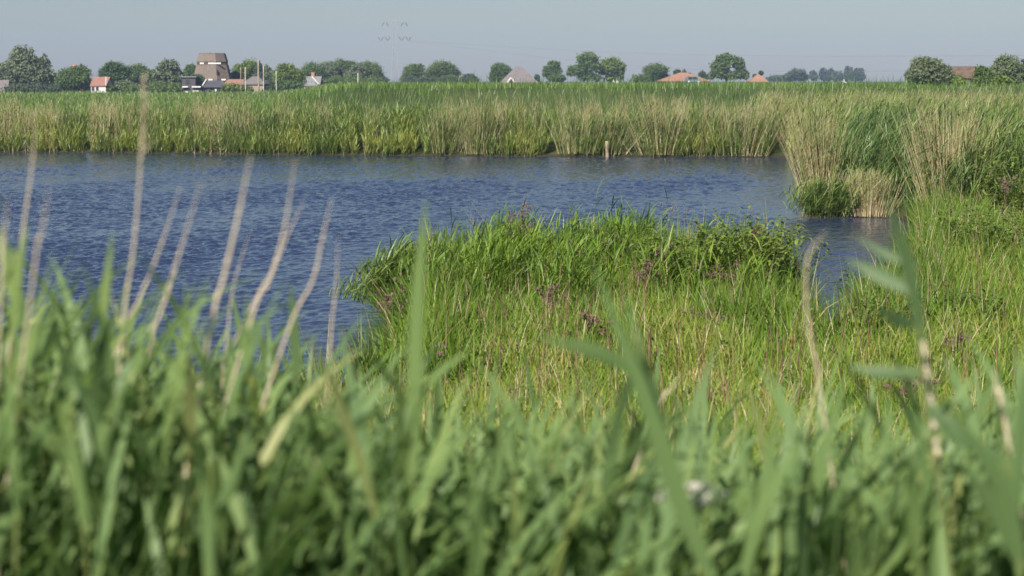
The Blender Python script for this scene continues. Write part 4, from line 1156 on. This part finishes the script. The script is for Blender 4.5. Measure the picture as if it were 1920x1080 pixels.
# ------------------------------------------------------------------ pylon and wires
def pylon():
    Y = 1280; k = Y / F
    cx, zt = XZ(740, 37, Y); zb = ground_z(cx, Y) - .2
    t = thing("power_pylon", "pale lattice electricity pylon fading into the sky", "pylon", (cx, Y, zb))
    z = lambda py: XZ(740, py, Y)[1]
    def beam(g, a, b, r): polyline_tube(g, [a, (np.asarray(a) + np.asarray(b)) / 2, b], [r, r, r], 4, .5, 1)
    g = Geo()
    levels = [(zb, 3.6), (z(128), 2.7), (z(105), 2.0), (z(85), 1.6), (z(69), 1.4), (z(55), 1.2), (z(42), 1.0), (zt, .15)]
    cor = lambda zz, h: [np.array([cx + i * h, Y + j * h, zz]) for i, j in ((-1, -1), (1, -1), (1, 1), (-1, 1))]
    for (za, ha), (zc, hc) in zip(levels[:-1], levels[1:]):
        A, B = cor(za, ha), cor(zc, hc)
        for i in range(4):
            j = (i + 1) % 4
            beam(g, A[i], B[i], .14); beam(g, A[i], B[j], .07); beam(g, A[j], B[i], .07); beam(g, B[i], B[j], .07)
    g.build("lattice_tower", M['steel'], t, smooth=False)
    for py, hw in ((42, 24), (69, 31)):
        g = Geo(); zz = z(py)
        for s in (-1, 1):
            tip = np.array([cx + s * hw * k, Y, zz + .3])
            for j in (-1, 1):
                beam(g, [cx + s * .9, Y + j * 1.0, zz], tip, .08); beam(g, [cx + s * .9, Y + j * 1.0, zz + 1.6], tip, .07)
            for f in (.3, .6):
                beam(g, [cx + s * hw * k * f, Y, zz + .2], [cx + s * hw * k * f, Y, zz + 1.5 * (1 - f)], .08)
        arm = g.build("cross_arm", M['steel'], t, smooth=False)
    # V strings of insulators under the arms
    for py, vs in ((42, [(722, 6), (758, 6)]), (69, [(714, 4.5), (727, 4.5), (753, 4.5), (766, 4.5)])):
        for a, hw in vs:
            g = Geo()
            x0, zz = XZ(a, py, Y)
            _, zl = XZ(a, py + 7, Y)
            s = 1 if py == 42 else -1
            for q in (-1, 1):
                if s == 1: beam(g, [x0 + q * hw * .35 * k, Y, zz], [x0 + q * hw * k, Y, zl], .26)
                else: beam(g, [x0 + q * hw * k, Y, zz], [x0 + q * hw * .2 * k, Y, zl], .26)
            g.build("insulator", M['insulator'], t, smooth=False)
pylon()

def wire(label, pts, Ys, r):
    P = [at_y(a, b, yy) for (a, b), yy in zip(pts, Ys)]
    g = Geo(); polyline_tube(g, P, [r] * len(P), 5, .5, 8)
    tag(g.build("power_line", M['wire'], None, P[0]), label, "power line", "power lines over the fields")
wire("upper faint power line crossing the sky right of the pylon", [(766, 76), (1150, 98), (1500, 105), (1935, 104)], [1280, 1120, 980, 820], .05)
wire("lower faint power line above the orange roofed houses", [(766, 77), (1150, 120), (1480, 134), (1935, 128)], [1278, 1118, 978, 818], .05)

# ------------------------------------------------------------------ car on the dyke road, bird, sheep
def car():
    Y = 212
    x0, zroof = XZ(1298, 154.5, Y); zb = ground_z(x0, Y) - .12
    zroof = max(zroof, zb + 1.35)
    t = thing("parked_car", "blue grey car on the dyke road, half hidden by grass", "car", (x0, Y, zb))
    paint = plain_mat("car_paint", (.10, .14, .20), .3, .05, 1, spec=.6)
    rub = plain_mat("tyre_rubber", (.03, .03, .03), .9, .1, 1)
    h = zroof - zb
    # body profile along Y (nose towards the camera), lofted cross sections
    prof = [(-2.0, .30, .62, .78), (-1.9, .28, .80, .84), (-1.0, .26, .92, .88), (-.3, .26, h * .97, .74), (.9, .26, h, .74), (1.7, .26, h * .82, .80), (2.05, .32, .75, .80)]
    g = Geo(); V = []
    for (yy, zl, zh, hw) in prof:
        zs = min(.9, zh)
        V += [[x0 - .82, Y + yy, zb + zl], [x0 - .86, Y + yy, zb + zs * .75], [x0 - hw, Y + yy, zb + zh * .96], [x0 - hw * .8, Y + yy, zb + zh], [x0 + hw * .8, Y + yy, zb + zh], [x0 + hw, Y + yy, zb + zh * .96], [x0 + .86, Y + yy, zb + zs * .75], [x0 + .82, Y + yy, zb + zl]]
    n = len(prof)
    Q = [[i * 8 + j, i * 8 + (j + 1) % 8, (i + 1) * 8 + (j + 1) % 8, (i + 1) * 8 + j] for i in range(n - 1) for j in range(8)]
    Q += [[0, 1, 6, 7], [1, 2, 5, 6], [2, 3, 4, 5]] + [[8 * (n - 1) + a for a in q] for q in ([7, 6, 1, 0], [6, 5, 2, 1], [5, 4, 3, 2])]
    g.add(V, Q); g.build("body", paint, t)
    g = Geo(); A = np.array([[x0 - .62, Y - .96, zb + .97], [x0 + .62, Y - .96, zb + .97], [x0 + .55, Y - .36, zb + h * .93], [x0 - .55, Y - .36, zb + h * .93]])
    V = np.concatenate([A + [0, -.04, .03], A]); g.add(V, [[0, 1, 2, 3], [4, 7, 6, 5], [0, 4, 5, 1], [1, 5, 6, 2], [2, 6, 7, 3], [3, 7, 4, 0]]); g.build("windscreen", M['glass'], t, smooth=False)
    for s in (-1, 1):
        g = Geo(); polyline_tube(g, [[x0 + s * .62, Y - 1.99, zb + .66], [x0 + s * .62, Y - 2.03, zb + .66], [x0 + s * .62, Y - 2.06, zb + .66]], [.15, .14, .10], 10, .5, 1); g.build("headlight", M['white_paint'], t)
        for yy in (-1.25, 1.3):
            g = Geo(); polyline_tube(g, [[x0 + s * .70, Y + yy, zb + .31], [x0 + s * .80, Y + yy, zb + .31], [x0 + s * .88, Y + yy, zb + .31]], [.31, .32, .30], 14, .5, 1); g.build("wheel", rub, t)
        g = Geo(); box(g, (x0 + s * .96, Y - .75, zb + 1.0), (.18, .1, .13)); g.build("mirror", paint, t, smooth=False)
car()

def egret(label, px, py, Y, hpx, seed):
    x0, zt = XZ(px, py, Y); k = Y / F; zb = ground_z(x0, Y)
    H = max(zt - zb, hpx * k)
    t = thing("white_egret", label, "bird", (x0, Y, zb))
    g = Geo()
    # body, neck and head one continuous tapering form; bill and legs attached
    polyline_tube(g, [[x0 + .28, Y, zb + .42 * H], [x0 + .12, Y, zb + .50 * H], [x0 - .06, Y, zb + .60 * H], [x0 - .13, Y, zb + .72 * H], [x0 - .07, Y, zb + .84 * H], [x0 - .10, Y, zb + .96 * H], [x0 - .17, Y, zb + .97 * H]],
                  [.02, .10, .12, .06, .04, .045, .02], 8, .5, 4)
    g.build("body", M['white_paint'], t)
    g = Geo(); polyline_tube(g, [[x0 - .16, Y, zb + .97 * H], [x0 - .24, Y, zb + .965 * H], [x0 - .32, Y, zb + .96 * H]], [.018, .012, .003], 5, .5, 1); g.build("bill", M['orange_tile'], t)
    for s in (-.04, .05):
        g = Geo(); polyline_tube(g, [[x0 + .04 + s, Y + s, zb + .52 * H], [x0 + .06 + s, Y + s, zb + .28 * H], [x0 + .03 + s, Y + s, zb]], [.02, .012, .012], 5, .5, 1); g.build("leg", M['dead_stem'], t)
egret("white egret standing upright on the dyke below the far grey row", 1584, 149, 190, 10, 1)
egret("white egret on the dyke below the broad rounded tree", 1151, 149.5, 250, 9, 2)
egret("smaller white egret right of the one below the broad rounded tree", 1158, 150.5, 252, 7, 3)

# ------------------------------------------------------------------ foreground: blurred reeds and herbs just in front of the lens
def foreground():
    rng = np.random.default_rng(91)
    # top outline of the foreground mass, photo column -> row
    OX = [-1000, 0, 100, 200, 330, 450, 560, 640, 720, 850, 1000, 1150, 1300, 1450, 1600, 1750, 1850, 2900]
    OY = [560, 560, 580, 610, 650, 665, 690, 720, 770, 800, 820, 830, 840, 840, 830, 820, 790, 740]
    n = 2400
    px = rng.uniform(-950, 2870, n); Y = rng.uniform(2.1, 5.2, n)
    py = np.interp(px, OX, OY) + np.abs(rng.normal(0, 1, n)) * 140 + rng.uniform(-70, 30, n) - 90 * (rng.random(n) < .06)
    tip = at_y(px, py, Y)
    x = tip[:, 0]; z0 = land(x, Y, np.full(n, 5.0))
    Hh = np.maximum(tip[:, 2] - z0 - .10, .2)
    base = np.stack([x - .1 * rng.uniform(0, 1.5, n) * Hh, Y, z0 - .03], -1)
    gs, gl = Geo(), Geo()
    tint = np.clip(rng.normal(.5, .2, n), 0, 1)
    az = rng.normal(0, .8, n); lean = np.abs(rng.normal(.06, .05, n)); bend = rng.uniform(0, .25, n)
    reeds(gs, gl, base, Hh, az, lean, bend, rng, 7, .31, .019, .0034, np.clip(tint * .5, 0, .5), tint, S=4, LS=6, lo=.3, wind=.45, k=5, droop=.7)
    gl.merge(gs)
    tag(gl.build("foreground_reed", M['near_leaf']), "blurred green reed leaves filling the foreground", "reeds", kind="stuff")
    # leafy herbs lower down
    n = 14500
    px = rng.uniform(-950, 2870, n); Y = rng.uniform(2.4, 6.2, n)
    py = np.interp(px, OX, OY) + 95 + 45 * wob(px, Y * 40, 260, 71) + rng.uniform(0, 400, n)
    c = at_y(px, py, Y)
    z0 = land(c[:, 0], Y, np.full(n, 5.0))
    k = c[:, 2] > z0 + .05
    c = c[k]; n = len(c)
    g = Geo()
    ovate(g, c, rng.uniform(0, 6.28, n), rng.uniform(-.6, .6, n), rng.uniform(.04, .11, n), rng.uniform(.02, .05, n), np.clip(rng.normal(.45, .22, n), 0, 1), rng)
    # their own stems
    m_ = n // 7
    s = c[:m_]; b = s.copy(); b[:, 2] = land(s[:, 0], s[:, 1], np.full(m_, 5.0)) - .02; b[:, 0] += rng.normal(0, .04, m_)
    P = np.stack([b, (b + s) / 2 + rng.normal(0, .01, (m_, 3)), s], 1)
    tubes(g, P, np.repeat(np.array([[.004, .0035, .002]]), m_, 0), np.full(m_, .6), 4)
    tag(g.build("foreground_herbs", M['near_herb']), "blurred broad green leaves between the foreground reeds", "herbs", kind="stuff")
foreground()

def to_ground(pts, Y, drift=0.0):
    """continue a photo polyline straight down to the soil"""
    P = [at_y(a, b, Y + drift * i) for i, (a, b) in enumerate(pts)]
    e = P[-1]; gz = float(land(np.array([e[0]]), np.array([e[1]]), np.array([5.0]))[0])
    d = P[-1] - P[-2]; d = d / abs(d[2] + 1e-9)
    if e[2] > gz:
        P.append(e + d * .5 * (e[2] - gz) * np.array([.7, .5, 1])); P.append(np.array([P[-1][0] + d[0] * .2, P[-1][1], gz - .03]))
    return P

def dry_stalk(label, pts, Y, r, plume=False, mat='stalk', tint=.6, drift=.0):
    P = to_ground(pts, Y, drift)[::-1]
    t = thing("dry_reed_stalk", label, "reed stalk", tuple(P[0]), "dead reed stalks in the foreground")
    g = Geo(); n = len(P)
    C, R = polyline_tube(g, P, np.interp(np.linspace(0, 1, n), [0, .55, .8, 1], [r * .54, r * .47, r * .33, r * .05]), 8, tint, 5)
    # nodes along the culm and a torn sheath
    rng = np.random.default_rng(int(pts[0][0]))
    for i in range(4, len(C) - 2, 4):
        d = (C[i + 1] - C[i]); d /= np.linalg.norm(d)
        polyline_tube(g, [C[i] - d * .006, C[i], C[i] + d * .006], [R[i], R[i] * 1.3, R[i]], 8, tint - .1, 1)
    g.build("culm", M[mat], t)
    if plume:
        gp = Geo(); m_ = 90
        f = rng.random(m_); top = np.array(P[-1]); low = top + (np.array(P[-2]) - top) * .95
        b = low + (top - low) * f[:, None]
        blades(gp, b, rng.normal(0, .9, m_), .035 * rng.uniform(.4, 1.1, m_) * (1.1 - .6 * f), rng.uniform(.1, .8, m_), rng.uniform(0, .7, m_), np.full(m_, .0022), rng.uniform(.4, 1, m_), rng, 3)
        gp.build("plume", M['stalk'], t)
    return t

dry_stalk("dry reed stalk near the left photo edge, reaching over the far bank", [(68, 205), (62, 300), (45, 420), (22, 600)], 2.7, .0040)
dry_stalk("tallest dry reed stalk with feathery head, its tip as high as the trees", [(268, 150), (264, 300), (250, 470), (228, 640)], 2.6, .0042, True)
dry_stalk("dry reed stalk leaning right, just right of the tallest one", [(340, 345), (302, 460), (262, 560), (215, 670)], 2.8, .0045)
dry_stalk("dry reed stalk leaning right, left of the thickest one", [(378, 340), (335, 480), (300, 590), (255, 700)], 2.5, .0046)
dry_stalk("thickest dry reed stalk, pale yellow, leaning right over the water", [(470, 290), (448, 400), (420, 520), (390, 650)], 2.4, .0062)
dry_stalk("dry reed stalk leaning right, next right of the thickest one", [(553, 300), (535, 420), (510, 510), (465, 620)], 2.7, .0048)
dry_stalk("thin dry reed stalk close behind the one right of the thickest", [(572, 375), (540, 440), (500, 540), (460, 600)], 3.0, .0036)
dry_stalk("dry reed stalk leaning right, second from the right of the water group", [(622, 370), (604, 450), (585, 530), (530, 650)], 2.8, .0046)
dry_stalk("thin upright dry reed stalk, last at the right of the water group", [(634, 440), (630, 540), (620, 640)], 3.1, .0034)
dry_stalk("faint dry reed stalk beside the left edge stalk", [(92, 350), (78, 440), (60, 540)], 2.2, .0034)
dry_stalk("faint dry reed stalk at the very left photo edge", [(16, 370), (8, 450), (2, 540)], 2.3, .0036)
dry_stalk("thin dry reed stalk behind the stalk left of the thickest", [(345, 440), (320, 540), (285, 640)], 3.3, .0034)
dry_stalk("thin dry reed stalk crossing behind the thickest one", [(470, 430), (440, 530), (425, 640)], 3.4, .0032)
dry_stalk("pinkish dry stalk with bent tip, standing before the inlet", [(1550, 432), (1516, 480), (1511, 560), (1522, 650), (1540, 745)], 2.5, .0036)
dry_stalk("short beige stalk leaning right in the middle of the foreground", [(1283, 695), (1255, 735), (1228, 785)], 2.9, .0042)
dry_stalk("pale cream stalk at the lower right, right of the broad one", [(1862, 695), (1872, 745), (1886, 800)], 2.4, .0062)
dry_stalk("broad cream dry reed sheath on the right side, before the meadow", [(1716, 520), (1725, 600), (1738, 690), (1748, 765), (1765, 960)], 2.3, .0090, tint=.85)

def green_reed(label, stem, leaves, Y, tint=.55, r=.0035):
    """stem: photo polyline tip..base; leaves: list of (polyline from the stem outwards, width m)"""
    P = to_ground(stem, Y)[::-1]
    t = thing("reed_plant", label, "reed", tuple(P[0]), "green reeds close to the lens")
    g = Geo(); polyline_tube(g, P, np.linspace(r, r * .6, len(P)), 8, .3, 5); g.build("culm", M['reed_stem'], t)
    for i, (l, wv) in enumerate(leaves):
        g = Geo(); pts = [at_y(a, b, Y + .02 * j * (1 if i % 2 else -1)) for j, (a, b) in enumerate(l)]
        n = len(pts)
        wd = [wv * f for f in np.interp(np.linspace(0, 1, n), [0, .25, .6, 1], [.55, 1, .8, .02])]
        strap(g, pts, wd, tint, 5, roll=.4 * (-1) ** i)
        g.build("leaf", M['near_leaf'], t)
    return t

green_reed("tall upright reed leaf in the centre, tip over the water", [(784, 470), (780, 640), (775, 850), (772, 1080)],
           [([(772, 900), (776, 700), (783, 520), (800, 365)], .026), ([(770, 800), (700, 860), (640, 950)], .016), ([(773, 760), (830, 690), (885, 655)], .014)], 2.3, .62)
green_reed("broad reed leaf rising steeply left to right at the lower centre right", [(1190, 620), (1240, 850), (1320, 1080)],
           [([(1340, 1110), (1270, 930), (1200, 720), (1105, 480)], .029), ([(1260, 900), (1225, 740), (1165, 530)], .024), ([(1200, 700), (1110, 655), (1000, 632)], .022)], 1.9, .5)
green_reed("reed with leaves spreading left over the inlet at the right", [(1680, 440), (1712, 560), (1738, 780), (1775, 1010)],
           [([(1730, 640), (1700, 480), (1655, 355)], .020), ([(1715, 545), (1650, 515), (1588, 485)], .026), ([(1720, 610), (1680, 600), (1638, 575)], .022), ([(1728, 700), (1650, 700), (1585, 685)], .020), ([(1735, 760), (1800, 820), (1925, 880)], .026), ([(1720, 500), (1660, 475), (1600, 440)], .014)], 2.1, .02)
green_reed("bright reed shoot over the water at the left, pointed tip", [(195, 560), (188, 700), (180, 900)], [([(186, 660), (194, 560), (212, 428)], .022), ([(186, 700), (150, 740), (120, 800)], .015)], 2.4, .8)
green_reed("bright reed shoots cut by the left photo edge", [(28, 470), (25, 650), (22, 900)], [([(22, 640), (28, 520), (52, 412)], .024), ([(24, 560), (8, 480), (0, 420)], .02), ([(24, 700), (60, 640), (100, 470)], .016)], 2.3, .8)
green_reed("short green reed shoot beneath the dry stalk left of the thickest", [(342, 600), (340, 800), (338, 960)], [([(338, 740), (342, 640), (350, 525)], .018), ([(338, 820), (300, 780), (262, 770)], .014)], 2.5, .7)
green_reed("green reed shoot under the thickest dry stalk", [(462, 640), (458, 760), (440, 960)], [([(456, 760), (458, 660), (464, 545)], .018), ([(455, 780), (430, 870), (415, 960)], .016)], 2.4, .6)
green_reed("green reed shoot at the lower left, drooping leaves", [(40, 700), (36, 860), (30, 1060)], [([(34, 980), (20, 840), (10, 650)], .024), ([(36, 900), (90, 800), (150, 900)], .02)], 2.1, .55)
green_reed("green reed shoot at the lower left, steep left leaning leaf", [(130, 760), (150, 900), (165, 1080)], [([(160, 1000), (135, 850), (105, 740)], .026), ([(150, 940), (200, 800), (230, 720)], .02)], 2.0, .6)
green_reed("reed with blue green leaf at the bottom centre left", [(400, 850), (392, 960), (388, 1080)], [([(390, 1090), (388, 960), (372, 880)], .028), ([(391, 990), (440, 900), (470, 780)], .018)], 2.0, .45)
green_reed("reed leaning left at the bottom, left of the central leaf", [(590, 860), (640, 960), (670, 1080)], [([(668, 1060), (630, 940), (545, 835)], .024), ([(655, 1030), (690, 900), (700, 800)], .018)], 2.2, .6)
green_reed("reed leaves at the bottom, right of the central leaf", [(880, 840), (895, 960), (905, 1080)], [([(905, 1090), (895, 970), (880, 850)], .024), ([(903, 1000), (940, 880), (945, 720)], .018), ([(905, 1040), (840, 960), (790, 930)], .018)], 2.2, .55)
green_reed("pale reed leaves fanning at the bottom right", [(1450, 830), (1425, 950), (1400, 1080)], [([(1390, 1090), (1425, 960), (1520, 800)], .024), ([(1405, 1040), (1410, 930), (1380, 800)], .02), ([(1400, 1080), (1440, 900), (1460, 740)], .022)], 2.1, .55)
green_reed("dark reed leaves cut by the right photo edge at the bottom", [(1880, 820), (1900, 960), (1915, 1100)], [([(1915, 1060), (1860, 940), (1790, 860)], .028), ([(1905, 980), (1915, 800), (1925, 680)], .03), ([(1910, 1020), (1880, 900), (1760, 740)], .026)], 1.9, .35)
green_reed("reed leaves at the bottom right, left of the dark edge leaves", [(1700, 880), (1690, 980), (1680, 1090)], [([(1680, 1090), (1692, 960), (1720, 810)], .022), ([(1685, 1040), (1640, 930), (1560, 880)], .02)], 2.2, .5)

def umbel(label, px, py, Y, wpx, seed):
    """white flower plate of many small florets on branching rays"""
    rng = np.random.default_rng(seed)
    c = at_y(px, py, Y); k = Y / F; R = wpx * k / 2
    gz = float(land(np.array([c[0]]), np.array([Y]), np.array([5.0]))[0])
    t = thing("white_umbel", label, "flower", (c[0] + .03, Y, gz))
    g = Geo(); b = np.array([c[0] + .03, Y, gz - .02]); j = c - [0, 0, R * .9]
    polyline_tube(g, [b, (b + j) / 2, j], [.004, .0035, .003], 6, .4)
    gf = Geo()
    for i in range(16):
        a = rng.uniform(0, 6.28); rr = R * math.sqrt(rng.random())
        e = c + np.array([rr * math.cos(a), rr * math.sin(a), -.25 * rr])
        polyline_tube(g, [j, (j + e) / 2 + [0, 0, -.003], e], [.0012, .001, .0008], 4, .4, 2)
        n = 26
        pos = e + rng.normal(0, R * .14, (n, 3)) * [1, 1, .3]
        blades(gf, pos, rng.uniform(0, 6.28, n), np.full(n, .007), rng.uniform(.8, 1.6, n), np.zeros(n), np.full(n, .006), rng.random(n), rng, 2)
    g.build("stem", M['reed_stem'], t); gf.build("floret", M['white_petal'], t)
umbel("white flower umbel blurred in the lower foreground, largest", 1300, 915, 2.2, 135, 1)
umbel("small white flower umbel left of the broad steep leaf", 1180, 945, 2.8, 42, 2)

# ------------------------------------------------------------------ air
HAZE = 0.0003
if HAZE:
    g = Geo(); box(g, (0, 1280, 30), (5000, 2700, 74))
    V = g.V[0]
    m = bpy.data.materials.new("haze"); m.use_nodes = True
    nt = m.node_tree; nt.nodes.clear()
    out = nt.nodes.new("ShaderNodeOutputMaterial"); v = nt.nodes.new("ShaderNodeVolumePrincipled")
    v.inputs["Color"].default_value = (.355, .475, .75, 1); v.inputs["Density"].default_value = HAZE; v.inputs["Anisotropy"].default_value = 0.0
    nt.links.new(v.outputs[0], out.inputs["Volume"])
    tag(g.build("haze", m, smooth=False), "thin pale summer haze over the whole landscape", "haze", kind="stuff")
print("faces", sum(len(o.data.polygons) for o in COL.objects if o.type == 'MESH'))
